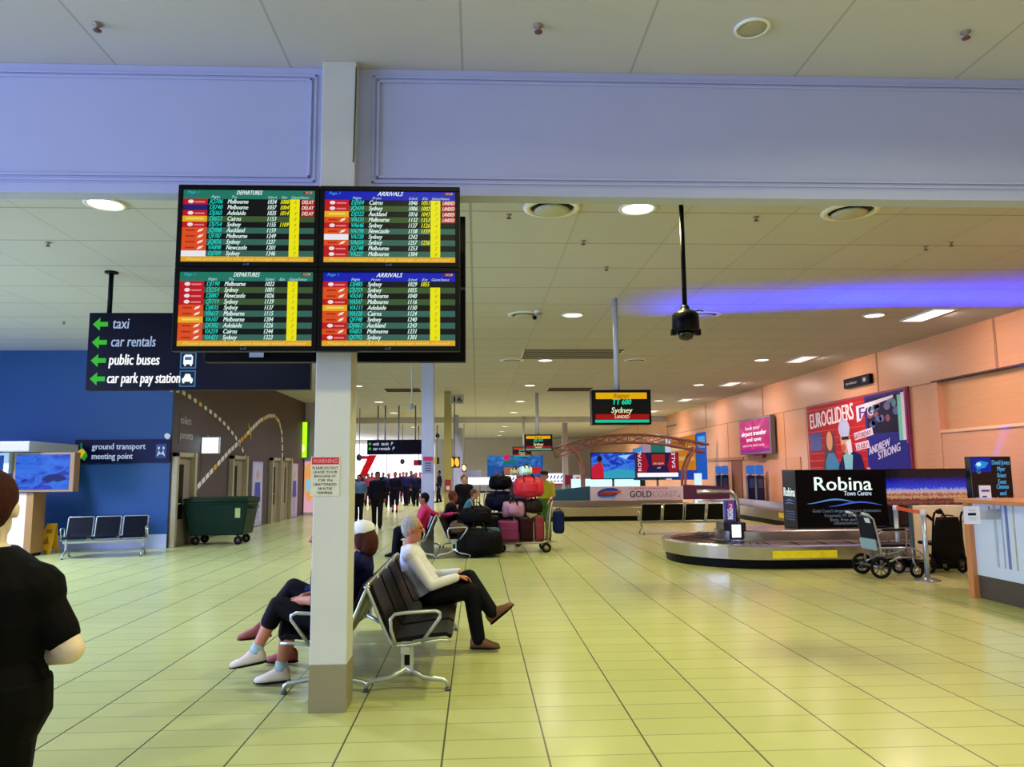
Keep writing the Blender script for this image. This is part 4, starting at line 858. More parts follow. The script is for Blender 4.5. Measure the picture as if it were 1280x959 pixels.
# hoardings along the rear island
YI = 25.1
def hoard(px0, px1, ztop, m, name, label, z0=.64, slope=0):
    x0, x1 = P(px0, 620, y=YI).x, P(px1, 620, y=YI).x
    mb = MB().prism([(x0, YI, z0), (x1, YI, z0), (x1, YI, ztop), (x0, YI, ztop-slope)], (0, .08, 0), m)
    return x0, x1, mb
x0, x1, mb = hoard(680, 738, 1.12, D('184a60', .4), '', '', .64, .16); o = mb.build('hoarding', bevel=.006); tag(o, 'dark teal hoarding sloping up on the rear carousel island', 'hoarding')
x0, x1, mb = hoard(854.5, 912, 1.06, D('4a1c40', .4), '', '', .64, -.08); tag(mb.build('hoarding', bevel=.006), 'dark purple hoarding on the rear carousel island', 'hoarding')
x0, x1 = P(738, 620, y=YI-.06).x, P(854, 620, y=YI-.06).x; zt, zb = P(790, 608, y=YI).z, P(790, 632, y=YI).z; zb = max(zb, .64)
t = thing('banner', 'pale tourism banner with oval logo on the rear carousel', 'banner', ((x0+x1)/2, YI, zb))
MB().box((x0, YI-.06, zb), (x1, YI-.005, zt), D('cabcc4', .5)).build('panel', t, bevel=.006)
g = MB(); F = Face(g, (x0, YI-.062, zt), (1, 0, 0), (0, 0, -1), x1-x0, zt-zb, .003)
F.poly([(.19+.115*math.cos(a)*1.0+.03*math.sin(a), .45-.36*math.sin(a)) for a in [2*PI*k/30 for k in range(30)]], D('1440a0', .4)); F.poly([(.06, .55), (.16, .35), (.33, .3), (.32, .5), (.2, .62)], D('c85018', .4), 2); F.text('Dreamtour', .09, .56, .26, D('401830'), 3, 'l', .2, .3, bold=.02)
F.poly([(.09, .66), (.16, .82), (.26, .8), (.29, .62), (.24, .72), (.15, .74)], D('50a0e0', .4), 2)
F.text('SURFERS PARADISE', .42, .22, .2, D('d02858'), 1, 'l', .42, 0, bold=.02); F.text('GOLD', .42, .78, .66, D('403058'), 1, 'l', .24, 0, bold=.02); F.text('COAST', .665, .78, .62, D('a898ac'), 1, 'l', .27, 0, bold=.01); F.rect(.94, .7, .965, .78, D('c02050'))
g.build('print', t, recalc=False)
# two televisions on poles over the banner
def tv(px0, py0, px1, py1, y, label, paint):
    a = P(px0, py0, y=y); b = P(px1, py1, y=y); xm = (a.x+b.x)/2
    t = thing('television', label, 'television', (xm, y, b.z), 'televisions over the rear carousel')
    MB().box((a.x-.03, y, b.z-.03), (b.x+.03, y+.1, a.z+.03), BLACK).build('housing', t, bevel=.01); MB().cyl((xm, y+.07, .64), (xm, y+.07, b.z), .04, D('5a3028')).build('pole', t)
    g = MB(); F = Face(g, (a.x, y-.002, a.z), (1, 0, 0), (0, 0, -1), b.x-a.x, a.z-b.z, .004); paint(F); g.build('screen', t, recalc=False)
def tv1(F):
    F.rect(0, 0, 1, 1, noise_screen('blue_footage', ['0818a0', '1030c8', '3888f0', '0820b0'], 4, 1)); F.poly([(.28, .75), (.6, .6), (1, .7), (1, 1), (.28, 1)], E('30a8c8'), 2); F.poly([(.6, .1), (.9, .05), (.8, .25)], E('a0d8ff'), 2)
    F.poly([(0, .55), (.1, .4), (.24, .38), (.28, .6), (.28, 1), (0, 1)], E('d01838'), 3); F.disc(.19, .22, .06, .12, E('200818'), 4); F.rect(.15, .28, .22, .4, E('904030'), 3)
def tv2(F):
    F.rect(0, 0, 1, 1, E('181048')); F.poly([(0, 0), (.2, .0), (.28, .5), (.22, .8), (0, .8)], E('a00828'), 2); F.poly([(1, 0), (.82, .0), (.74, .5), (.78, .8), (1, .8)], E('a00828'), 2); F.rect(.36, .04, .68, .5, E('a02018'), 2)
    F.text('ROYAL', .1, .74, .2, E('f0e0ff'), 3, 'l', .5, 0, PI/2, bold=.02); F.text('SALE', .93, .62, .2, E('f0e0ff'), 3, 'l', .4, 0, PI/2, bold=.02); F.text('on now', .52, .46, .16, E('ffd8d0'), 3, 'c', .26, .2); F.text('.au', .52, .62, .12, E('f0e0ff'), 3, 'c', .1, .1); F.rect(0, .8, 1, .97, E('f8f8ff', 1.2), 2)
tv(739, 567, 794, 598, 25.6, 'television showing a figure in red against blue footage', tv1); tv(796, 567, 848, 597, 25.6, 'television with red side banners and white strip', tv2)
# arched truss
YA = 27.3
def apx(px, py, y=YA): return P(px, py, y=y)
t = thing('truss_arch', 'arched brown lattice truss standing over the rear carousel', 'arch', (5.5, YA, 0)); TM = D('94604e', .5)
top = [apx(*p) for p in ((692, 561), (715, 553), (739, 547.5), (763, 544.5), (787, 543), (811, 543.5), (835, 546), (860, 550), (886, 556))]
bot = [apx(*p) for p in ((696, 572), (717, 563.5), (740, 558), (764, 554.5), (788, 553), (812, 553.5), (835, 556), (859, 560.5), (882, 566))]
for dy, nm in ((0, 'chord'), (.45, 'chord')):
    mb = MB(); mb.tube([p+V((0, dy, 0)) for p in top], .04, TM, 8).tube([p+V((0, dy, 0)) for p in bot], .04, TM, 8); mb.build(nm, t)
for dy in (0, .45):
    mb = MB()
    for i in range(len(top)-1):
        k = V((0, dy, 0)); mb.tube([top[i]+k, bot[i+1]+k], .016, TM, 6).tube([bot[i]+k, top[i+1]+k], .016, TM, 6).tube([top[i]+k, bot[i]+k], .016, TM, 6)
    mb.build('lattice', t)
for leg in (((712, 557), (723, 568), (729, 584), (730, 612)), ((870, 559), (862, 573), (857, 587), (856.5, 612))):
    ps = [apx(*p) for p in leg]; ps.append(V((ps[-1].x, YA, .62))); MB().tube(ps, .05, TM, 8).tube([p+V((.0, .45, 0)) for p in ps], .05, TM, 8).build('leg', t)
# coloured advertising stand behind the televisions
YV = 30.0
def vrect(F, a, px0, py0, px1, py1, m, l): pass
a, b = P(795, 547, y=YV), P(884, 602, y=YV); t = thing('advert_stand', 'tall multicoloured advertising stand with orange panel behind the televisions', 'sign', ((a.x+b.x)/2, YV, 0))
mb = MB(); xs = lambda px: P(px, 580, y=YV).x; zs = lambda py: P(840, py, y=YV).z
mb.prism([(xs(792), YV, zs(600)), (xs(884), YV, zs(600)), (xs(884), YV, zs(541)), (xs(838), YV, zs(549)), (xs(792), YV, zs(561))], (0, .15, 0), D('3060a0', .4)); mb.box((xs(800), YV+.02, 0), (xs(806), YV+.12, zs(600)), DARKMETAL).box((xs(868), YV+.02, 0), (xs(874), YV+.12, zs(600)), DARKMETAL); mb.build('frame', t)
g = MB()
def pol(pts, m, l=1): g.add([(xs(p[0]), YV-.004*l, zs(p[1])) for p in pts], [tuple(range(len(pts)))], m)
pol([(792, 562), (804, 557), (804, 566), (792, 566)], E('50a0e0', .8)); pol([(804, 557), (814, 554), (814, 566), (804, 566)], E('c8a8c0', .7)); pol([(814, 555), (832, 551), (832, 566), (814, 566)], E('208878', .7)); pol([(832, 549), (839, 547), (839, 600), (832, 600)], E('e8e8ff', .8))
pol([(839, 549), (870, 543), (870, 588), (839, 588)], E('e89020', .75)); pol([(839, 560), (870, 558), (870, 562), (839, 564)], E('f8d8a8', .8), 2); pol([(840, 571), (868, 571), (868, 576), (840, 576)], E('f0b868', .8), 2); pol([(848, 550), (858, 548), (858, 556), (848, 556)], E('a05008', .7), 2)
pol([(871, 542), (884, 540), (884, 600), (871, 600)], E('2068d8', .8)); pol([(839, 588), (871, 588), (871, 600), (839, 600)], E('1848c0', .8))
pol([(873, 546), (882, 545), (882, 560), (873, 560)], E('60b0f8', .9), 2)
g.build('print', t, recalc=False)
b = MB(); c = P(873, 611, y=29.4); b.box((c.x-.14, 29.35, .02), (c.x+.14, 29.45, 1.5), E('d8f0ff', 1.2)); tag(b.build('glowing_sign'), 'narrow glowing white panel below the multicoloured stand', 'sign')
# goal-post frames far back
for k, (px0, px1, py, y) in enumerate(((706, 745, 524, 40),)):
    a = P(px0, py, y=y); b_ = P(px1, py, y=y); mb = MB(); mb.box((a.x-.14, y, 0), (a.x+.14, y+.28, a.z), D('988c98')).box((a.x, y, a.z-.12), (b_.x, y+.2, a.z), D('988c98')).box((b_.x-.05, y, a.z), (b_.x+.05, y+.2, ZC), D('988c98'))
    tag(mb.build('portal_frame', bevel=.01), 'grey steel post and rail standing beyond the truss arch', 'frame')

# ================================================================ FAR COUNTERS AND POSTERS
def farpanel(name, label, cat, px0, py0, px1, py1, y, paint, legs=True, thick=.15):
    a = P(px0, py0, y=y); b = P(px1, py1, y=y); t = thing(name, label, cat, ((a.x+b.x)/2, y, 0))
    MB().box((a.x, y, b.z), (b.x, y+thick, a.z), D('606878', .5)).build('panel', t, bevel=.01)
    if legs: MB().box((a.x, y+.05, 0), (a.x+.15, y+thick, b.z), D('707484')).build('support', t); MB().box((b.x-.15, y+.05, 0), (b.x, y+thick, b.z), D('707484')).build('support', t)
    g = MB(); F = Face(g, (a.x, y-.004, a.z), (1, 0, 0), (0, 0, -1), b.x-a.x, a.z-b.z, .006); paint(F); g.build('print', t, recalc=False)
def p1(F):
    F.rect(0, 0, 1, 1, E('1860b8', .7)); F.rect(0, 0, .96, .45, noise_screen('blue_photo', ['104890', '2878d0', '60a8e8'], 8, .8), 2); F.disc(.35, .08, .06, .13, E('e02060', .9), 3); F.rect(.3, .2, .5, .38, E('108878', .7), 3); F.rect(.3, .5, .72, 1, E('b87048', .8), 3); F.rect(.7, .5, .97, .8, E('d02838', .8), 3); F.rect(.45, .68, .52, 1, E('f8f0f0', 1), 4); F.disc(.18, .7, .06, .12, E('5050b0', .8), 3)
farpanel('wall_poster', 'wide blue and orange poster near the far end of the hall', 'poster', 609, 570, 679, 598, 46, p1)
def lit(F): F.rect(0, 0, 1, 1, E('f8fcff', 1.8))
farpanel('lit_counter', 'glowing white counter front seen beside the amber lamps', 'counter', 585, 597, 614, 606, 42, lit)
def litw(F):
    F.rect(0, 0, 1, 1, E('f4f8ff', 1.5))
    for i in range(5): F.poly([(.08+.18*i, .45), (.16+.18*i, .15), (.22+.18*i, .2), (.14+.18*i, .5)], E('2040c0', .8), 2); F.rect(.1+.18*i, .62, .22+.18*i, .74, E('3050c0', .8), 2)
    F.rect(0, .88, 1, 1, E('c01848', .8), 2)
farpanel('lit_counter', 'white counter front with blue writing below the far blue poster', 'counter', 629, 594, 654, 607, 41, litw); farpanel('lit_counter', 'white counter front with blue writing beside the truss arch', 'counter', 681, 592, 705, 606, 41, litw)
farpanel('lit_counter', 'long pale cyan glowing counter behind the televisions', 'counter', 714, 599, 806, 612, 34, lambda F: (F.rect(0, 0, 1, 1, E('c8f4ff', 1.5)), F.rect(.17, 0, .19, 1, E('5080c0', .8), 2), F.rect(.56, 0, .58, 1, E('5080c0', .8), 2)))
def red_(F): F.rect(0, 0, .5, 1, E('902040', .6)); F.rect(.5, 0, 1, 1, E('d0d8f0', .9)); F.poly([(.55, .7), (.8, .1), (.95, .3), (.7, .9)], E('e08030', .8), 2)
farpanel('lit_counter', 'small maroon and white lit panel beside the truss arch foot', 'counter', 706, 594, 726, 606, 36, red_)
farpanel('notice_board', 'plain grey board on the far white wall by the amber lamps', 'board', 583, 588, 601, 597, 60, lambda F: F.rect(0, 0, 1, 1, D('8c90b0')))
# ================================================================ TANDEM BENCHES
SEATB, BACKB = D('150e0a', .38, 0, .15), D('8a8654', .5, 0, .1)
ALU = D('b4bcb4', .3, .75, .05)
def bench(x, y, n, fwd, label, back_m=None, seat_m=None, pitch=.56, group='tandem seat benches'):
    """x, y = floor point of the first leg; fwd = unit vector the seats face; seats run along fwd turned"""
    f = V((fwd[0], fwd[1], 0)).normalized(); a = V((0, 1, 0)) if abs(f.x) > .9 else V((-f.y, f.x, 0))
    if abs(f.x) <= .9 and a.x < 0: a = -a
    o = V((x, y, 0)); T = lambda u, v, z: o+f*u+a*v+V((0, 0, z))
    t = thing('tandem_bench', label, 'bench', o, group); sm = seat_m or SEATB
    L = n*pitch
    MB().obox(T(-.06, L/2, .30), f*.035, a*(L/2), V((0, 0, .028)), ALU).build('beam', t, bevel=.006)
    for v in (.06, L-.06):
        lg = MB(); lg.obox(T(-.05, v, .25), f*.045, a*.018, V((0, 0, .11)), ALU).obox(T(-.05, v-.019, .24), f*.02, a*.002, V((0, 0, .05)), BLACK)
        for sgn in (-1, 1): lg.tube([T(-.05, v, .17), T(-.05+sgn*.12, v, .10), T(-.05+sgn*.27, v, .075), T(-.05+sgn*.295, v, .06), T(-.05+sgn*.30, v, .02)], [.022, .02, .017, .017, .015], ALU, 10).lathe([(.02, 0), (.024, .004), (.024, .016), (.014, .022)], T(-.05+sgn*.30, v, 0), D('3a4a50', .4), 14)
        lg.build('leg', t)
    for i in range(n):
        v0, v1 = i*pitch+.025, (i+1)*pitch-.025
        def shell(prof, th, m, nm):
            mb = MB(); pts = [T(u, v0+.012, z) for u, z in prof]; q = []
            for k, (u, z) in enumerate(prof):
                pu, pz = prof[max(0, k-1)]; nu, nz = prof[min(len(prof)-1, k+1)]; d = V((nu-pu, nz-pz)).normalized(); q.append(T(u-d.y*th, v0+.012, z+d.x*th))
            mb.prism(pts+q[::-1], a*(v1-v0-.024), m); return mb.build(nm, t, bevel=.006)
        seat = shell([(.27, .375), (.24, .395), (.10, .385), (-.06, .362), (-.15, .352)], -.03, sm, 'seat')
        back = shell([(-.165, .37), (-.20, .44), (-.25, .56), (-.31, .70), (-.335, .765)], -.026, sm, 'backrest')
        pan = MB(); pan.prism([T(-.182, v0+.03, .37), T(-.215, v0+.03, .44), T(-.352, v0+.03, .765), T(-.356, v0+.03, .76), T(-.22, v0+.03, .435), T(-.19, v0+.03, .37)], a*(v1-v0-.06), back_m or BACKB); pan.build('back_panel', back)
        fr = MB()
        for v in (v0, v1): fr.tube([T(.275, v, .365), T(.2, v, .37), T(-.06, v, .335), T(-.15, v, .335), T(-.18, v, .37), T(-.24, v, .5), T(-.325, v, .70), T(-.35, v, .755), T(-.37, v, .765)], .013, ALU, 8)
        fr.tube([T(-.35, v0, .765), T(-.352, v0+.02, .775), T(-.352, v1-.02, .775), T(-.35, v1, .765)], .012, ALU, 8)
        fr.build('frame', t)
    for v in (.0, L):
        MB().tube([T(-.13, v, .345), T(-.165, v, .45), T(-.17, v, .53), T(-.14, v, .565), T(-.05, v, .575), T(.16, v, .585), T(.195, v, .57), T(.195, v, .54), T(.06, v, .36)], .0135, ALU, 10).build('armrest', t)
    return t
bench(-.47, 5.70, 4, (1, 0), 'bench the grey-haired man sits on, beside the first column')
bench(-1.17, 5.70, 4, (-1, 0), 'bench behind the first column backing onto the man\'s bench')
bench(-.38, 14.25, 4, (1, 0), 'bench with luggage and seated travellers beside the second column')
bench(-1.15, 14.25, 4, (-1, 0), 'bench the person in pink sits on by the second column')
cb = P(800, 668, z=0)
bench(cb.x, cb.y+.1, 4, (.04, 1), 'black bench set alone in front of the rear carousel', seat_m=BLACK, back_m=BLACK)
bench(-8.15, 15.3, 3, (.3, -1), 'small bench standing against the blue wall', seat_m=D('0a0c1c', .4), pitch=.5)

# ================================================================ PEOPLE
SKIN = D('c08868', .5, 0, .06, 20); SKINP = D('d8c4b0', .5, 0, .05, 20); SKIND = D('8a4a38', .5, 0, .08, 20)
def hand(mb, wr, d, n, s, sc=1.0, curl=.5, m=None):
    """palm, four unequal bent fingers and a thumb; s = thumb side"""
    d, n = d.normalized(), n.normalized(); s = (s-d*s.dot(d)).normalized(); n = d.cross(s) if d.cross(s).dot(n) > 0 else -d.cross(s)
    mb.ell(wr+d*.048*sc, s*.04*sc, n*.017*sc, d*.058*sc, m)
    for i, ln in enumerate((.070, .078, .073, .058)):
        b = wr+d*.088*sc+s*(.030-.0205*i)*sc; c = curl; p = b
        for k, fr in enumerate((.45, .32, .23)):
            q = p+(d*math.cos(c)+n*math.sin(c))*ln*fr*sc; mb.cap(p, q, (.0092-.0007*k)*sc, (.0086-.0007*k)*sc, m, 8); p = q; c += curl*.8
    b = wr+d*.03*sc+s*.032*sc; q = b+(d*.55+s*.75+n*.25).normalized()*.036*sc; mb.cap(b, q, .012*sc, .0105*sc, m, 8); mb.cap(q, q+(d*.85+s*.25+n*.4).normalized()*.03*sc, .0105*sc, .009*sc, m, 8)
def human(name, label, J, top, bottom, shoe, hair, skin=SKIN, sleeve=1.0, legcut=1.0, vox=.012, s=1.0, wide=1.0, hat=None, long_hair=False, face=True, curl=.5, group=None, hand_n=None, sock=None, beard=None):
    """J: world joints pel che nek hed fw(head) L(left) + el/wr/kn/an/toe pairs (left, right)"""
    Lv = V(J['L']).normalized(); pel, che, nek, hed = (V(J[k]) for k in ('pel', 'che', 'nek', 'hed')); fw = V(J['fw']).normalized()
    hu = (hed-nek).normalized(); hu = (hu*.5+V((0, 0, 1))*.5).normalized() if 'hu' not in J else V(J['hu']).normalized(); hf = (fw-hu*fw.dot(hu)).normalized(); hl = hu.cross(hf)
    t = thing(name, label, 'person', (pel.x, pel.y, 0), group)
    sh = J.get('sh') or [che.lerp(nek, .62)+Lv*.178*s*wide, che.lerp(nek, .62)-Lv*.178*s*wide]; sh = [V(p) for p in sh]
    hip = J.get('hip') or [pel+Lv*.095*s-V((0, 0, .01)), pel-Lv*.095*s-V((0, 0, .01))]; hip = [V(p) for p in hip]
    el, wr, kn, an = ([V(p) for p in J[k]] for k in ('el', 'wr', 'kn', 'an')); toe = [V(p).normalized() for p in J['toe']]
    up1 = (che-pel).normalized(); up2 = (nek-che).normalized()
    f1 = Lv.cross(up1).normalized(); f2 = Lv.cross(up2).normalized()
    def torso(mb, g, m, cut_low=0.0):
        R = [(pel-up1*.10*s, .13, .085, f1), (pel-up1*.04*s, .165, .11, f1), (pel+up1*.05*s, .165, .118, f1), (pel.lerp(che, .5), .145, .108, f1), (che, .165, .118, f2), (che.lerp(nek, .5), .172, .105, f2), (che.lerp(nek, .85), .115, .075, f2), (nek+up2*.01*s, .06, .058, f2)]
        mb.loft([(c, Lv*(w*s*wide+g), f*(d*s*wide+g)) for c, w, d, f in R], m, 18)
        for k in (0, 1): mb.cap(che.lerp(nek, .75)+(sh[k]-che.lerp(nek, .75))*.25, sh[k], .065*s+g, .062*s*wide+g, m)
    def leg(mb, k, g, m, cut=1.0):
        mb.cap(hip[k], kn[k], .088*s*wide**.5+g, .058*s+g, m)
        if cut > .5:
            q = kn[k].lerp(an[k], min(1, (cut-.5)*2)); mid = kn[k].lerp(an[k], .35)
            mb.cap(kn[k], mid, .056*s+g, .055*s+g, m)
            if cut > .68: mb.cap(mid, q, .055*s+g, (.038 if g < .005 else .048)*s+g, m)
    def arm(mb, k, g, m, cut=1.0):
        e = sh[k].lerp(el[k], min(1, cut*2)); mb.cap(sh[k], e, .052*s*wide**.5+g, (.052+(.040-.052)*min(1, cut*2))*s*wide**.5+g, m)
        if cut > .5: q = el[k].lerp(wr[k], (cut-.5)*2); mb.cap(el[k], q, .041*s*wide**.5+g, .030*s+g, m)
    b = MB(); torso(b, 0, skin)
    for k in (0, 1):
        leg(b, k, 0, skin); arm(b, k, 0, skin); u_ = (kn[k]-an[k]).normalized(); b.cap(an[k], an[k]-u_*.035*s+toe[k]*.10*s, .034*s, .022*s, skin)
        d = (wr[k]-el[k]).normalized(); n = V(hand_n[k]) if hand_n else V((0, 0, -1)); s_ = d.cross(n)*(1 if k == 0 else -1)
        if s_.length < .1: s_ = Lv*(-1 if k == 0 else 1)
        hand(b, wr[k], d if 'hd' not in J else V(J['hd'][k]).normalized(), n, s_, s*1.0, curl, skin)
    b.cap(nek-up2*.03*s, hed-hu*.04*s, .058*s, .054*s, skin)
    b.ell(hed+hu*.015*s-hf*.008*s, hl*.073*s, hf*.094*s, hu*.100*s, skin, 20, 12); b.ell(hed-hu*.058*s+hf*.028*s, hl*.054*s, hf*.060*s, hu*.062*s, skin, 16, 10)
    if face:
        b.cap(hed+hf*.083*s+hu*.018*s, hed+hf*.108*s-hu*.022*s, .010*s, .0155*s, skin); b.cap(hed+hf*.080*s+hu*.030*s+hl*.03*s, hed+hf*.080*s+hu*.030*s-hl*.03*s, .012*s, .012*s, skin)
        b.cap(hed+hf*.076*s-hu*.058*s+hl*.018*s, hed+hf*.076*s-hu*.058*s-hl*.018*s, .011*s, .011*s, skin); b.ell(hed+hf*.066*s-hu*.092*s, hl*.022*s, hf*.02*s, hu*.02*s, skin, 10, 6)
        for e in (1, -1): b.ell(hed+hl*e*.076*s-hf*.008*s-hu*.012*s, hl*.010*s, hf*.020*s, hu*.032*s, skin, 10, 6)
    b.build('body', t, remesh=vox, smooth_it=3)
    if face and vox < .012:
        for e in (1, -1): MB().ell(hed+hf*.078*s+hl*e*.031*s+hu*.012*s, hl*.013*s, hf*.012*s, hu*.008*s, D('20140e', .2), 10, 6).build('eye', t)
        MB().cap(hed+hf*.083*s-hu*.058*s+hl*.02*s, hed+hf*.083*s-hu*.058*s-hl*.02*s, .006*s, .006*s, D('8a4040', .5)).build('mouth', t)
    g = .013 if vox < .014 else .018
    b = MB(); torso(b, g, top)
    for k in (0, 1): arm(b, k, g*.9, top, sleeve)
    b.build('shirt' if sleeve < .9 or vox < .014 else 'jacket', t, remesh=vox*1.0, smooth_it=2)
    b = MB(); R = [(pel-up1*.12*s, .14, .09), (pel-up1*.04*s, .17, .115), (pel+up1*.07*s, .165, .118)]; b.loft([(c, Lv*(w*s*wide+g*1.3), f1*(d*s*wide+g*1.3)) for c, w, d in R], bottom, 18)
    for k in (0, 1): leg(b, k, g*1.2, bottom, legcut)
    b.build('trousers' if legcut > .8 else 'shorts', t, remesh=vox, smooth_it=2)
    for k in (0, 1):
        d = toe[k]; sd = d.cross(hu if abs(d.z) < .8 else Lv); sd = Lv-d*Lv.dot(d); sd.normalize(); u = d.cross(sd); u = u if (an[k]-kn[k]).dot(u) < 0 else -u
        c = an[k]-u*.045*s; q = MB()
        q.loft([(c-d*.075*s+u*.012*s, sd*.02*s, u*.03*s), (c-d*.06*s+u*.02*s, sd*.036*s, u*.055*s), (c+u*.03*s, sd*.042*s, u*.07*s), (c+d*.06*s+u*.01*s, sd*.045*s, u*.048*s), (c+d*.13*s-u*.004*s, sd*.046*s, u*.032*s), (c+d*.18*s-u*.01*s, sd*.032*s, u*.024*s), (c+d*.195*s-u*.014*s, sd*.012*s, u*.012*s)], shoe, 14)
        so = q.build('shoe', t)
        MB().loft([(c-d*.078*s-u*.032*s, sd*.02*s, u*.008), (c-d*.05*s-u*.032*s, sd*.04*s, u*.012), (c+d*.1*s-u*.032*s, sd*.05*s, u*.010), (c+d*.17*s-u*.03*s, sd*.036*s, u*.009), (c+d*.2*s-u*.026*s, sd*.012*s, u*.006)], BLACK, 12).build('sole', so)
        if sock is not None: MB().cyl(an[k]-u*.0, an[k]+(kn[k]-an[k]).normalized()*.07*s, .046*s, sock, 14).build('sock', t)
    b = MB(); b.ell(hed+hu*.030*s-hf*.020*s, hl*.083*s, hf*.094*s, hu*.098*s, hair, 18, 10)
    b.ell(hed+hu*.0*s-hf*.045*s, hl*.076*s, hf*.06*s, hu*.085*s, hair, 16, 8)
    if long_hair: b.ell(hed-hu*.06*s-hf*.055*s, hl*.118*s, hf*.085*s, hu*.125*s, hair, 16, 8); b.ell(hed-hu*.03*s-hf*.0*s, hl*.108*s, hf*.07*s, hu*.11*s, hair, 16, 8)
    b.build('hair', t, remesh=max(.008, vox*.8), smooth_it=1)
    if hat is not None:
        MB().ell(hed+hu*.062*s-hf*.008*s, hl*.096*s, hf*.106*s, hu*.075*s, hat, 20, 8).loft([(hed+hu*.045*s+hf*.05*s, hl*.08*s, hf*.04*s), (hed+hu*.036*s+hf*.08*s, hl*.075*s, hf*.09*s), (hed+hu*.03*s+hf*.082*s, hl*.074*s, hf*.088*s)], hat, 16).build('cap', t)
    return t

# --- woman standing in front, seen from behind, black T-shirt, bent arm
BLK = D('040306', .8, 0, .2)
x, y = -1.635, 2.6
human('person', 'person with short reddish hair in a black T-shirt, seen from behind', dict(
    L=(-1, .12, 0), pel=(x+.0, y, .88), che=(x+.0, y, 1.13), nek=(x+.0, y+.0, 1.36), hed=(x+.0, y+.02, 1.50), fw=(-.25, 1, -.05), hu=(0, 0, 1),
    sh=[(x-.17, y, 1.24), (x+.175, y-.01, 1.225)], el=[(x-.27, y+.02, 1.01), (x+.295, y-.0, 1.035)], wr=[(x-.07, y+.24, 1.02), (x+.07, y+.18, .97)], kn=[(x-.1, y, .47), (x+.1, y, .47)], an=[(x-.1, y, .08), (x+.1, y, .08)], toe=[(0, 1, 0), (0, 1, 0)]),
    BLK, BLK, BLACK, H('3a120c'), SKINP, sleeve=.36, vox=.008, s=1.0, wide=1.36, curl=.4, hand_n=[(1, .2, 0), (-1, .2, 0)])

# --- grey-haired man on the bench, legs crossed, hands on his knee
y = 7.1
human('person', 'grey-haired man in white shirt and dark trousers sitting with crossed legs', dict(
    L=(0, 1, 0), pel=(-.40, y, .475), che=(-.575, y, .74), nek=(-.635, y, .935), hed=(-.60, y-.01, 1.085), fw=(1, -.05, -.02), hu=(.06, 0, 1),
    hip=[(-.40, y+.09, .475), (-.40, y-.09, .475)], el=[(-.42, y+.27, .62), (-.42, y-.24, .60)], wr=[(-.165, y+.04, .675), (-.185, y-.13, .655)], hd=[(.8, -.5, -.1), (.9, .35, -.05)],
    kn=[(-.075, y-.0, .635), (-.06, y-.11, .53)], an=[(.135, y-.1, .335), (.01, y-.12, .10)], toe=[(.78, -.05, .62), (1, -.05, -.02)]),
    D('d8d8e4', .6, 0, .06), D('0a0a14', .7), D('6a4228', .5), H('b4aca0'), D('b87050', .5, 0, .1, 20), sleeve=.97, vox=.0075, curl=.55, hand_n=[(0, 0, -1), (0, 0, -1)])
# --- woman with white cap, navy jacket, crossed bare legs
y = 6.55
human('person', 'person in navy jacket and white cap sitting behind the first column', dict(
    L=(0, -1, 0), pel=(-1.17, y, .475), che=(-1.02, y, .74), nek=(-.965, y, .925), hed=(-.985, y, 1.07), fw=(-1, 0, -.1), hu=(-.05, 0, 1),
    el=[(-1.2, y-.25, .64), (-1.2, y+.25, .64)], wr=[(-1.42, y-.08, .64), (-1.42, y+.1, .62)],
    kn=[(-1.55, y-.02, .655), (-1.58, y+.08, .52)], an=[(-1.80, y-.06, .335), (-1.60, y+.08, .10)], toe=[(-1, 0, -.12), (-1, 0, -.02)]),
    D('0c1048', .7), D('0a0a18', .7), D('7a2c1c', .5), H('4a2010'), D('b06850', .5), sleeve=.97, legcut=.52, vox=.010, hat=D('eef0f4', .6), long_hair=True)
# --- person directly behind the column
y = 6.0
human('person', 'person in black shorts and pale shoes hidden behind the first column', dict(
    L=(0, -1, 0), pel=(-1.15, y, .475), che=(-1.165, y, .76), nek=(-1.18, y, .96), hed=(-1.20, y, 1.10), fw=(-1, 0, -.1), hu=(0, 0, 1),
    el=[(-1.2, y-.22, .66), (-1.2, y+.22, .66)], wr=[(-1.37, y-.06, .64), (-1.37, y+.08, .64)],
    kn=[(-1.53, y-.03, .60), (-1.46, y+.08, .52)], an=[(-1.69, y-.06, .255), (-1.515, y+.02, .10)], toe=[(-1, 0, -.18), (-1, -.05, -.05)]),
    D('30303c', .7), D('0a080a', .7), D('d0c4b0', .5), H('3a2010'), D('c07858', .5), sleeve=.5, legcut=.54, vox=.010, sock=D('a8c0c8', .6))

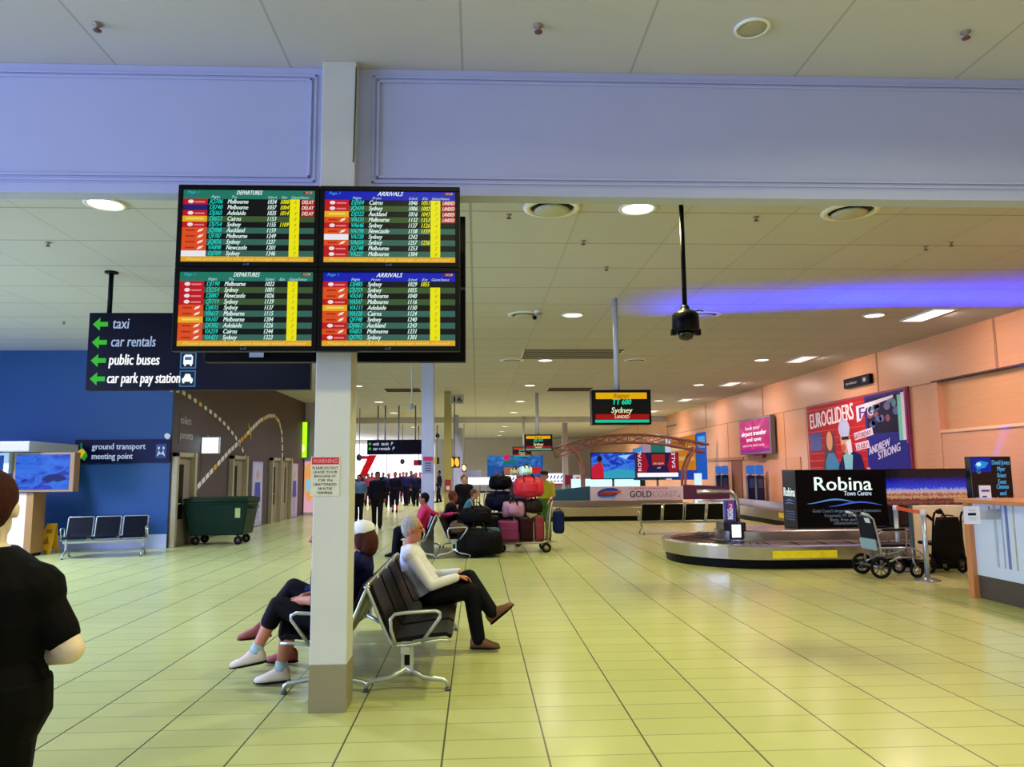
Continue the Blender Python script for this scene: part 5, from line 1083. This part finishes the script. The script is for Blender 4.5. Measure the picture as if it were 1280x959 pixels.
# --- preset poses
def seated(x, y, f, lean=.0, h=1.0, arms=0):
    f = V((f[0], f[1], 0)).normalized(); L = V((0, 0, 1)).cross(f); o = V((x, y, 0)); T = lambda u, l, z: tuple(o+f*u+L*l+V((0, 0, z*h)))
    return dict(L=L, pel=T(0, 0, .475), che=T(-.08+lean*.6, 0, .76), nek=T(-.11+lean, 0, .96), hed=T(-.08+lean*1.25, 0, 1.10), fw=f, hu=(0, 0, 1),
                el=[T(.02+lean*.8, .25, .66), T(.02+lean*.8, -.25, .66)], wr=[T(.27, .10, .62), T(.27, -.10, .62)], kn=[T(.42, .12, .50), T(.42, -.12, .50)], an=[T(.46, .12, .09), T(.40, -.12, .09)], toe=[f, f])
def standing(x, y, f, h=1.0, step=0.0, arm=.0):
    f = V((f[0], f[1], 0)).normalized(); L = V((0, 0, 1)).cross(f); o = V((x, y, 0)); T = lambda u, l, z: tuple(o+f*u+L*l+V((0, 0, z*h)))
    return dict(L=L, pel=T(0, 0, .93), che=T(.0, 0, 1.20), nek=T(0, 0, 1.40), hed=T(.02, 0, 1.545), fw=f, hu=(0, 0, 1),
                el=[T(-.03-step*.3+arm, .23, 1.08), T(-.03+step*.3+arm, -.23, 1.08)], wr=[T(.06-step*.4+arm*3, .22, .86+arm*1.6), T(.06+step*.4+arm*3, -.22, .86+arm*1.6)], kn=[T(.04+step*.5, .09, .49), T(.04-step*.35, -.09, .49)], an=[T(step, .09, .085), T(-step*1.0, -.09, .085+abs(step)*.15)], toe=[f, (f+V((0, 0, -abs(step)))).normalized()])
# mid-hall group at the second bench
J = seated(-1.12, 14.82, (-1, 0)); J['wr'][1] = (-.47, 14.95, .80); J['el'][1] = (-.73, 15.08, .73)
human('person', 'person in a pink top stretching an arm along the bench back', J, D('c01060', .7), D('0a0a20', .7), BLACK, D('1a0c10', .7), SKIND, sleeve=.95, vox=.018, face=True)
human('person', 'reddish-haired person in black seated beyond the pink-topped person', seated(-.52, 16.0, (1, .3), .08), D('100c14', .7), D('0c0c14', .7), BLACK, D('6a2018', .7), SKIND, vox=.018)
human('person', 'crouched person in black with a teal collar beside the luggage pile', seated(-.22, 17.9, (1, -.1), .2), D('107080', .7), D('141014', .7), BLACK, D('5a3418', .7), SKIN, vox=.018)
human('person', 'brown-haired person in black standing behind the seated travellers', standing(-.35, 20.0, (.4, -1), .92), D('0e0a10', .7), D('100c14', .7), BLACK, D('5a2c10', .7), SKIN, vox=.02)
human('person', 'person in a teal top standing by the parked trolleys', standing(-.35, 21.9, (0, -1), .9), D('188090', .7), D('301c20', .7), BLACK, D('8a4820', .7), SKIN, vox=.02)
human('person', 'person in dark cap and yellow-green shirt behind the loaded trolley', standing(1.62, 17.9, (-.5, -1), .98, 0, .06), D('b0a818', .7), D('3a6a18', .7), BLACK, D('181018', .7), SKIN, sleeve=.5, vox=.016, hat=D('102838', .6))
human('person', 'grey-haired person peering over the red bag on the trolley', standing(1.1, 19.4, (.3, -1), .95), D('481430', .7), D('141420', .7), BLACK, D('787088', .7), SKIND, vox=.018)
# far walkers against the bright window
far = [(449, 26, (0, -1), .94, .1, '3a5878', '0a0a10', 'walker in a grey-blue top and black trousers beside the first column', .62),
       (472, 22.6, (.1, -1), 1.0, .18, '0c1020', '18100c', 'tall walker in a dark coat coming toward the camera', 1.0),
       (486, 36, (.2, -1), .97, .16, '14184a', '0c0c20', 'slim walker in navy behind the dark-coated one', 1.0),
       (494, 31.5, (0, -1), 1.0, .1, '0a0820', '0a0820', 'walker in a dark knee-length outfit with bare legs', 1.0),
       (508, 38, (-.3, -1), 1.0, .1, '202058', '0c0c20', 'walker in blue under the far direction sign', 1.0),
       (514, 40, (.2, -1), 1.04, .08, '48104a', '101024', 'walker in plum behind the blue one', 1.0),
       (520, 37, (0, -1), .98, .14, '0a1038', '08081c', 'walker in black nearest the second column', 1.0),
       (525, 42, (.1, -1), 1.0, .1, 'b01848', '181430', 'walker in crimson partly hidden by the second column', .5),
       (549, 41, (-1, -.3), 1.05, .12, '101830', '0a1020', 'lone walker in dark clothes between the second and third columns', 1.0),
       (460, 38, (.3, -1), .96, .1, '801830', '101020', 'walker in dark red behind the dark-coated one', 1.0),
       (441, 34, (0, -1), .98, .1, '283878', '101428', 'walker in blue half hidden by the first column', 1.0),
       (479, 43, (-.2, -1), 1.0, .1, '101438', '0a0a18', 'distant walker in dark blue just behind the tall dark-coated walker', 1.0),
       (504, 43, (.1, -1), 1.02, .12, '0c0c18', '0c0c18', 'distant walker in black behind the bare-legged walker', 1.0),
       (517, 44, (0, -1), .94, .1, '701038', '101020', 'short distant walker in raspberry between the blue and black walkers', .5),
       (530, 46, (0, -1), 1.0, .1, '40205a', '101020', 'distant walker in violet at the edge of the second column', 1.0),
       (454, 44, (0, -1), .95, .1, '182050', '101020', 'short distant walker in navy at the foot of the red stroke', 1.0),
       (465, 46, (0, -1), 1.0, .1, 'a01830', '141428', 'distant walker in bright red half behind the dark-coated walker', .5),
       (500, 45, (0, -1), .98, .1, '301840', '101020', 'most distant walker in dim purple before the bright window', 1.0)]
for px, y, f, h, st, c1, c2, lb, sl in far:
    x = P(px, 600, y=y).x; sk = D('c03848', .6) if 'bare' in lb else SKIND
    human('person', lb, standing(x, y, f, h, st), D(c1, .7), D(c2, .7), BLACK, D('0c0810', .7), sk, sleeve=sl if sl < 1 else .96, legcut=.52 if 'bare' in lb else 1.0, vox=.024, s=1.0)

# ================================================================ LUGGAGE
def suitcase(name, label, c, w, d, h, m, rot=0.0, wheels=True, soft=.04, cat='suitcase'):
    """upright case standing on c"""
    t = thing(name, label, cat, c); R = Matrix.Rotation(rot, 3, 'Z'); a, b = R@V((w/2, 0, 0)), R@V((0, d/2, 0)); c = V(c); z0 = .04 if wheels else 0
    MB().obox(c+V((0, 0, z0+(h-z0)/2)), a, b, V((0, 0, (h-z0)/2)), m).build('shell', t, bevel=soft)
    MB().obox(c-b*1.02+V((0, 0, z0+(h-z0)*.4)), a*.78, b*.06, V((0, 0, (h-z0)*.27)), m).build('pocket', t, bevel=.015)
    MB().tube([c-a*.35+V((0, 0, h-.01)), c-a*.3+V((0, 0, h+.035)), c+a*.3+V((0, 0, h+.035)), c+a*.35+V((0, 0, h-.01))], .014, BLACK, 8).build('handle', t)
    if wheels:
        for sx in (-1, 1): MB().cyl(c+a*.8*sx+b*.7-a*.05+V((0, 0, .03)), c+a*.8*sx+b*.7+a*.05+V((0, 0, .03)), .03, RUBBER, 14).build('wheel', t)
    return t
def duffel(name, label, c, L, r, m, ang=0.0, strap=True, squash=.85, cat='bag'):
    c = V(c); d = V((math.cos(ang), math.sin(ang), 0)); n = V((-d.y, d.x, 0)); up = V((0, 0, 1)); h = r*squash
    t = thing(name, label, cat, c); cc = c+up*h
    K = 14; rings = []; sd = c.x*3.1+c.y*7.7+c.z
    for i in range(K+1):
        q = -1+2*i/K; e = max(.0, 1-abs(q)**6)**.35; e = .35+.65*e
        lump = 1+.10*math.sin(3.1*q+sd)+.05*math.sin(7*q+sd*2); rings.append((cc+d*L/2*q+n*r*.05*math.sin(2.3*q+sd)-up*h*(1-e)*.35, n*r*e*lump, up*h*(e*(.94+.08*math.sin(4.3*q+sd*1.7)))))
    mb = MB().loft(rings, m, 28, .66)
    for i, v in enumerate(mb.v):
        nn = v-cc; mb.v[i] = v+nn.normalized()*r*.05*math.sin(17*v.x+9*v.z+sd)*math.sin(13*v.y+11*v.z)
        if mb.v[i].z < c.z+.004: mb.v[i].z = c.z+.004
    mb.build('body', t)
    MB().tube([cc-d*L*.40+up*h*.93, cc-d*L*.2+up*h*1.02, cc+d*L*.2+up*h*1.02, cc+d*L*.40+up*h*.93], .009, D('50504c', .4), 6).build('zipper', t)
    MB().loft([(cc-n*r*.92-d*L*.26, n*.012, up*h*.36), (cc-n*r*1.06-d*L*.22, n*.03, up*h*.46), (cc-n*r*1.06+d*L*.22, n*.03, up*h*.46), (cc-n*r*.92+d*L*.26, n*.012, up*h*.36)], m, 16, .6).build('pocket', t)
    for q in (-.17, .17): MB().tube([cc+d*L*q+(n*math.cos(a)*r*1.05+up*math.sin(a)*h*1.03) for a in [PI*1.15-PI*.65*k/10 for k in range(11)]], .016, BLACK, 6).build('strap', t)
    MB().tube([cc-d*L*.15-n*r*.7+up*h*.7, cc-d*L*.1+up*h*1.35, cc+d*L*.1+up*h*1.35, cc+d*L*.15-n*r*.7+up*h*.7], .014, BLACK, 8).build('handle', t)
    return t
def trolley(c, ang, label, load_l=1.0):
    c = V(c); d = V((math.cos(ang), math.sin(ang), 0)); n = V((-d.y, d.x, 0)); U = V((0, 0, 1))
    t = thing('luggage_trolley', label, 'trolley', c, 'airport luggage trolleys'); m = D('b0a890', .35, .7)
    T = lambda u, v, z: c+d*u+n*v+U*z
    f = MB()
    for v in (-.26, .26): f.tube([T(-.55, v*.6, .17), T(.3, v, .2), T(.45, v, .24)], .018, m, 8)
    for u in (-.5, -.2, .1, .4): f.tube([T(u, -.22, .19), T(u, .22, .19)], .012, m, 8)
    f.build('base', t)
    f = MB(); f.tube([T(.42, -.26, .2), T(.46, -.27, .7), T(.5, -.26, .95), T(.53, -.2, 1.02), T(.53, .2, 1.02), T(.5, .26, .95), T(.46, .27, .7), T(.42, .26, .2)], .018, m, 10)
    for z in (.4, .6): f.tube([T(.44, -.26, z), T(.44, .26, z)], .01, m, 8)
    f.build('push_frame', t); MB().tube([T(.53, -.18, 1.02), T(.53, .18, 1.02)], .026, BLACK, 10).build('handle', t)
    for u, v in ((-.5, -.12), (.38, -.27), (.38, .27), (-.5, .12)):
        mb = MB(); r = .10 if u > 0 else .085; wheel(mb, T(u, v, r), r, n, RUBBER, D('8a7a58', .4, .4), .025, 5); mb.tube([T(u, v, r), T(u, v*.85, .19)], .014, m, 6); mb.build('wheel', t)
    return t
ty = 15.35; c = P(650, 686, y=ty); tx = 1.0
trolley((tx, ty, 0), 0.0, 'loaded luggage trolley carrying purple and maroon suitcases')
suitcase('suitcase', 'purple suitcase at the front of the loaded trolley', (tx-.37, ty, .215), .42, .40, .42, D('701050', .5), 0, False, .05)
suitcase('suitcase', 'dark maroon suitcase in the middle of the loaded trolley', (tx-.0, ty, .215), .27, .42, .46, D('300a10', .5), 0, False, .03)
suitcase('suitcase', 'red-brown slim suitcase nearest the trolley handle', (tx+.26, ty, .215), .18, .42, .50, D('701010', .5), 0, False, .03)
duffel('travel_bag', 'pale pink striped bag lying on the purple suitcase', (tx-.26, ty, .69), .46, .19, D('a07090', .6))
duffel('travel_bag', 'dark olive bag lying between the pink bag and red bag', (tx+.16, ty+.02, .76), .36, .17, D('2a1c10', .6))
duffel('travel_bag', 'big bright red bag on top of the loaded trolley', (tx+.06, ty+.03, 1.08), .62, .22, D('c0102c', .6), 0.0, True, 1.0)
duffel('plastic_bag', 'white and teal plastic bag on the very top of the trolley', (tx-.0, ty+.02, 1.53), .26, .10, D('c8f0f0', .5), .3, False, 1.0)
duffel('carrier_bag', 'patterned pale bag beside the white and teal bag', (tx-.2, ty+.2, 1.53), .2, .09, D('c8b890', .5), -.3, False, .9)
t = suitcase('backpack', 'dark blue backpack hanging on the trolley handle', (tx+.66, ty, .36), .22, .34, .46, D('0c1c48', .6), 0, False, .07, 'backpack')
# second trolley with dark bags
trolley((.40, 16.6, 0), PI, 'second luggage trolley piled with navy and black bags')
suitcase('suitcase', 'black suitcase low on the second trolley', (.55, 16.6, .215), .5, .42, .5, D('0a0a14', .5), 0, False, .04)
duffel('travel_bag', 'navy bag with small patches on the second trolley', (.5, 16.58, .755), .66, .25, D('0c1230', .6))
duffel('travel_bag', 'black bag topmost on the second trolley', (.52, 16.6, 1.21), .52, .2, D('08080e', .6))
pk = MB(); pk.box((.42, 16.365, .95), (.52, 16.375, 1.05), D('c05818')).box((.62, 16.365, 1.0), (.72, 16.375, 1.06), D('a08818'))
# floor pile
duffel('travel_bag', 'large black holdall on the floor by the second bench', (.02, 14.55, 0), .95, .27, D('060609', .7), .12, True, 1.0)
duffel('travel_bag', 'black shapeless bag resting on the large black holdall', (-.02, 14.85, .55), .6, .22, D('0a080c', .7), .4, True, .9)
suitcase('backpack', 'teal backpack standing beside the large black holdall', (.32, 15.0, 0), .26, .24, .52, D('126a88', .6), .2, False, .07, 'backpack')
suitcase('backpack', 'dark backpack with yellow tags behind the teal backpack', (.28, 15.6, 0), .36, .26, .72, D('10141c', .6), 0, False, .07, 'backpack')
duffel('travel_bag', 'brown bag on the seat of the second bench', (-.38, 14.55, .43), .4, .15, D('4a3018', .6), 1.57, True, .8)
duffel('travel_bag', 'olive and cream bag on the bench seat behind the brown bag', (-.36, 15.1, .43), .38, .14, D('7a7440', .6), 1.4, True, .8)
# black bags lying on the lone black bench
duffel('travel_bag', 'black bag on the lone bench, at the end by its chrome legs', (cb.x+.35, cb.y+.2, .43), .5, .17, D('0a080a', .6), 0); duffel('travel_bag', 'dark navy bag lying flat on the middle of the lone bench', (cb.x+1.35, cb.y+.2, .43), .7, .15, D('0c0e20', .6), 0)
# parked empty trolleys in a row
for k in range(8): trolley((-.25+k*.22, 23.3, 0), -PI/2+.15, ordn[k]+' parked empty trolley of the nested row, counted from the third column')

# ================================================================ LEFT SIDE: SCREEN, KIOSK, SIGN, BIN
yk = 15.6
a = P(18, 566, y=yk); b = P(91, 615, y=yk)
t = thing('wall_screen', 'wide screen with a blue ocean picture in a brown frame', 'screen', ((a.x+b.x)/2, yk, b.z))
MB().box((a.x, yk, b.z), (b.x, yk+.22, a.z), D('8a6a48', .5)).build('housing', t, bevel=.012)
MB().box((a.x+.05, yk+.22, b.z+.2), (a.x+.35, YBL, a.z-.2), DARKMETAL).build('mount', t)  # block added between screen and blue wall to carry the screen
g = MB(); F = Face(g, (a.x+.05, yk-.002, a.z-.04), (1, 0, 0), (0, 0, -1), b.x-a.x-.14, a.z-b.z-.09, .003); F.rect(0, 0, 1, 1, noise_screen('ocean_picture', ['0418a0', '0838d0', '2878f8', '0848d8', '0420a8'], 1.6, .9, (1, 1, 1.8)))
F.poly([(.5, .72), (.6, .6), (.75, .56), (.92, .62), (.95, .72), (.8, .78), (.7, .75), (.6, .82)], E('041478', .8), 2); F.poly([(.1, .75), (.2, .68), (.25, .74), (.15, .8)], E('0620a0', .8), 2); g.build('screen', t, recalc=False)
a = P(-40, 553, y=yk); b = P(47, 565, y=yk); t = thing('light_box', 'white glowing strip box above the ocean screen', 'sign', (b.x-.6, yk, b.z))
MB().box((a.x, yk-.3, b.z), (b.x, YBL, a.z), D('c0c8d8', .5)).build('housing', t, bevel=.01); MB().box((a.x+.01, yk-.31, b.z+.02), (b.x-.01, yk-.3, a.z-.02), E('f0f8ff', 1.1)).build('diffuser', t)
a = P(-30, 566, y=yk-.1); b = P(10, 592, y=yk-.1); t = thing('wall_screen', 'smaller pale framed screen at the edge beside the ocean screen', 'screen', (b.x, yk, b.z))
MB().box((a.x, yk-.1, b.z), (b.x, yk+.2, a.z), D('c8d8e0', .4)).build('housing', t, bevel=.012); MB().box((a.x+.1, yk+.2, b.z+.1), (b.x-.1, YBL, a.z-.1), DARKMETAL).build('mount', t); MB().box((a.x+.05, yk-.105, b.z+.06), (b.x-.1, yk-.1, a.z-.06), E('1050c0', .8)).build('screen', t)  # mount behind the pale screen is an added, unseen support
a = P(-30, 616, y=yk); b = P(47, 674, z=0); xr = P(30, 640, y=yk).x; xr2 = P(46, 640, y=yk+.3).x
t = thing('kiosk_counter', 'cream kiosk counter with timber edge below the ocean screen', 'counter', (xr-.5, yk, 0))
zt = P(30, 616, y=yk).z-.01
MB().box((xr-1.2, yk+.05, .06), (xr, yk+.5, zt), D('e8d0c4', .5)).build('panel', t, bevel=.006); MB().box((xr, yk+.05, .06), (xr+.14, yk+.5, zt), D('9a7038', .5)).build('edge', t, bevel=.006); MB().box((xr-1.2, yk+.08, 0), (xr+.1, yk+.5, .06), BLACK).build('kickboard', t)
# wet floor sign
c = P(58, 692, z=0); YL = D('f0b010', .45); t = thing('wet_floor_sign', 'yellow A-frame wet floor sign beside the small bench', 'sign', (c.x, c.y, 0))
for sgn in (-1, 1):
    mb = MB(); p = lambda u, z: V((c.x+u+.22*(z/.62)*.35, c.y+sgn*.16*(1-z/.62), z)); mb.prism([p(-.16, 0), p(-.08, 0), p(-.07, .08), p(.07, .08), p(.08, 0), p(.16, 0), p(.10, .62), p(-.10, .62)], (0, .014, 0), YL); mb.build('panel', t, bevel=.003)
g = MB()
pp = lambda u, z: V((c.x+u+.22*(z/.62)*.35, c.y-.16*(1-z/.62)-.004, z))
g.add([pp(-.07, .2), pp(.07, .2), pp(.0, .36)], [(0, 1, 2)], D('a87008')).add([pp(-.06, .42), pp(.06, .42), pp(.055, .5), pp(-.055, .5)], [(0, 1, 2, 3)], D('a87008')); g.build('pictogram', t, recalc=False)
# green wheeled bin
c = P(281, 671, z=0); x0, x1, y0, y1 = -6.70, -5.28, 17.6, 18.5
t = thing('wheeled_bin', 'large dark green four-wheeled rubbish bin by the brown wall', 'bin', ((x0+x1)/2, 18.05, 0)); GB = D('0a3016', .4, 0, .12, 8); xm, ym, hx, hy = (x0+x1)/2, (y0+y1)/2, (x1-x0)/2, (y1-y0)/2
mb = MB(); vs = []
for z, k in ((.22, .86), (.9, 1.0), (.98, 1.03)): vs += [(xm-hx*k, ym-hy*k, z), (xm+hx*k, ym-hy*k, z), (xm+hx*k, ym+hy*k, z), (xm-hx*k, ym+hy*k, z)]
mb.add(vs, [(3, 2, 1, 0), (8, 9, 10, 11)]+[(i*4+k, i*4+(k+1) % 4, i*4+4+(k+1) % 4, i*4+4+k) for i in (0, 1) for k in range(4)], GB); mb.build('body', t, bevel=.025)
MB().prism([(xm-hx*1.04, ym-hy*1.06, .985), (xm-hx*1.04, ym+hy*1.06, .985), (xm-hx*1.04, ym+hy*1.0, 1.06), (xm-hx*1.04, ym, 1.10), (xm-hx*1.04, ym-hy*1.0, 1.06)], (hx*2.08, 0, 0), D('0b3418', .4)).build('lid', t, bevel=.012)
for sx in (-1, 1):
    MB().tube([(xm+sx*hx*1.0, ym-.25, .84), (xm+sx*hx*1.08, ym-.25, .84), (xm+sx*hx*1.08, ym+.25, .84), (xm+sx*hx*1.0, ym+.25, .84)], .022, GB, 8).build('handle', t)
    for sy in (-1, 1): q = MB(); wheel(q, (xm+sx*hx*.68, ym+sy*hy*.66, .10), .10, (0, 1, 0), RUBBER, D('505448', .4), .03, 4); q.tube([(xm+sx*hx*.68, ym+sy*hy*.66, .1), (xm+sx*hx*.66, ym+sy*hy*.66, .24)], .03, DARKMETAL, 8); q.build('wheel', t)
g = MB(); g.box((xm+hx*.62, ym-hy*.995, .62), (xm+hx*.78, ym-hy*.94, .84), D('a8b060', .5)); g.build('sticker', t)
# ================================================================ LIGHT
w = bpy.data.worlds.new('daylight'); SC.world = w; w.use_nodes = True
w.node_tree.nodes['Background'].inputs[0].default_value = (.60, .62, .86, 1); w.node_tree.nodes['Background'].inputs[1].default_value = 1.0
GREEN = (1.0, .96, .46); PINK = (1.0, .70, .64); FAR = (.95, .86, 1.0)
for x, ks in ((-3.9, range(8)), (1.76, range(10)), (7.4, range(8))):
    for k in ks:
        col = FAR if k > 3 else (GREEN if x < 5 and k < 2 else PINK if x > 5 else (1, .86, .74))
        if x < 0 and k < 4: col = (.66, .76, 1.0)
        area('downlight_beam', (x, ys[k], ZC-.03), (x, ys[k], 0), .32, .32, (120 if x > -2 else 150) if k < 3 else 150 if k < 5 else 260, col, 2.6, 'DISK')
for x, y, p in ((-.4, 2.5, 70), (3.2, 2.5, 150), (3.2, 0, 90), (6.5, 2.5, 90)): area('front_downlight', (x, y, ZF-.03), (x, y, 0), .5, .5, p, GREEN, 2.8, 'DISK')
area('window_daylight', (XL+.1, 4.5, 2.1), (-4, 5.5, .2), 16, 3.3, 3500, (.42, .52, 1.0))
for x, y in ((-9.6, 9.5), (-9.6, 13.4)): area('blue_side_floor_fill', (x, y, ZC-.03), (x+.9, y-.3, 0), .5, .5, 520, (.55, .68, 1.0), 2.2, 'DISK')  # unseen lamps without fittings, added to brighten the floor on the blue-wall side
area('end_window_daylight', (-11, YFAR-.3, 2.2), (-6, 30, 1), 15, 3.8, 2500, (.85, .85, 1.0))
for y in (13.2, 18.6, 24.0, 29.4, 35.0): area('wall_wash', (8.6, y, ZC-.06), (9.6, y, 1.5), .4, 1.0, 60, (1, .72, .62))
area('blue_band_fill', (7.7, 13.75, 1.64), (7.7, 11.9, ZC), 4.2, .12, 105, (.0, .015, 1.0), .42)  # unseen strip without a housing, added to cast the blue band on the ceiling
area('blue_band_fill', (6.6, 13.75, 1.64), (6.2, 11.9, ZC), 6.2, .12, 80, (.0, .015, 1.0), .6)  # second unseen strip, added so the blue band fades out gradually
SC.view_settings.view_transform = 'Standard'; SC.view_settings.look = 'None'; SC.view_settings.gamma = 1; SC.view_settings.exposure = -.22
SC.view_settings.use_curve_mapping = False
SC.cycles.max_bounces = 6; SC.cycles.diffuse_bounces = 4; SC.cycles.glossy_bounces = 3; SC.cycles.use_denoising = True
SC.cycles.sample_clamp_indirect = 4.0; SC.cycles.caustics_reflective = False; SC.cycles.caustics_refractive = False
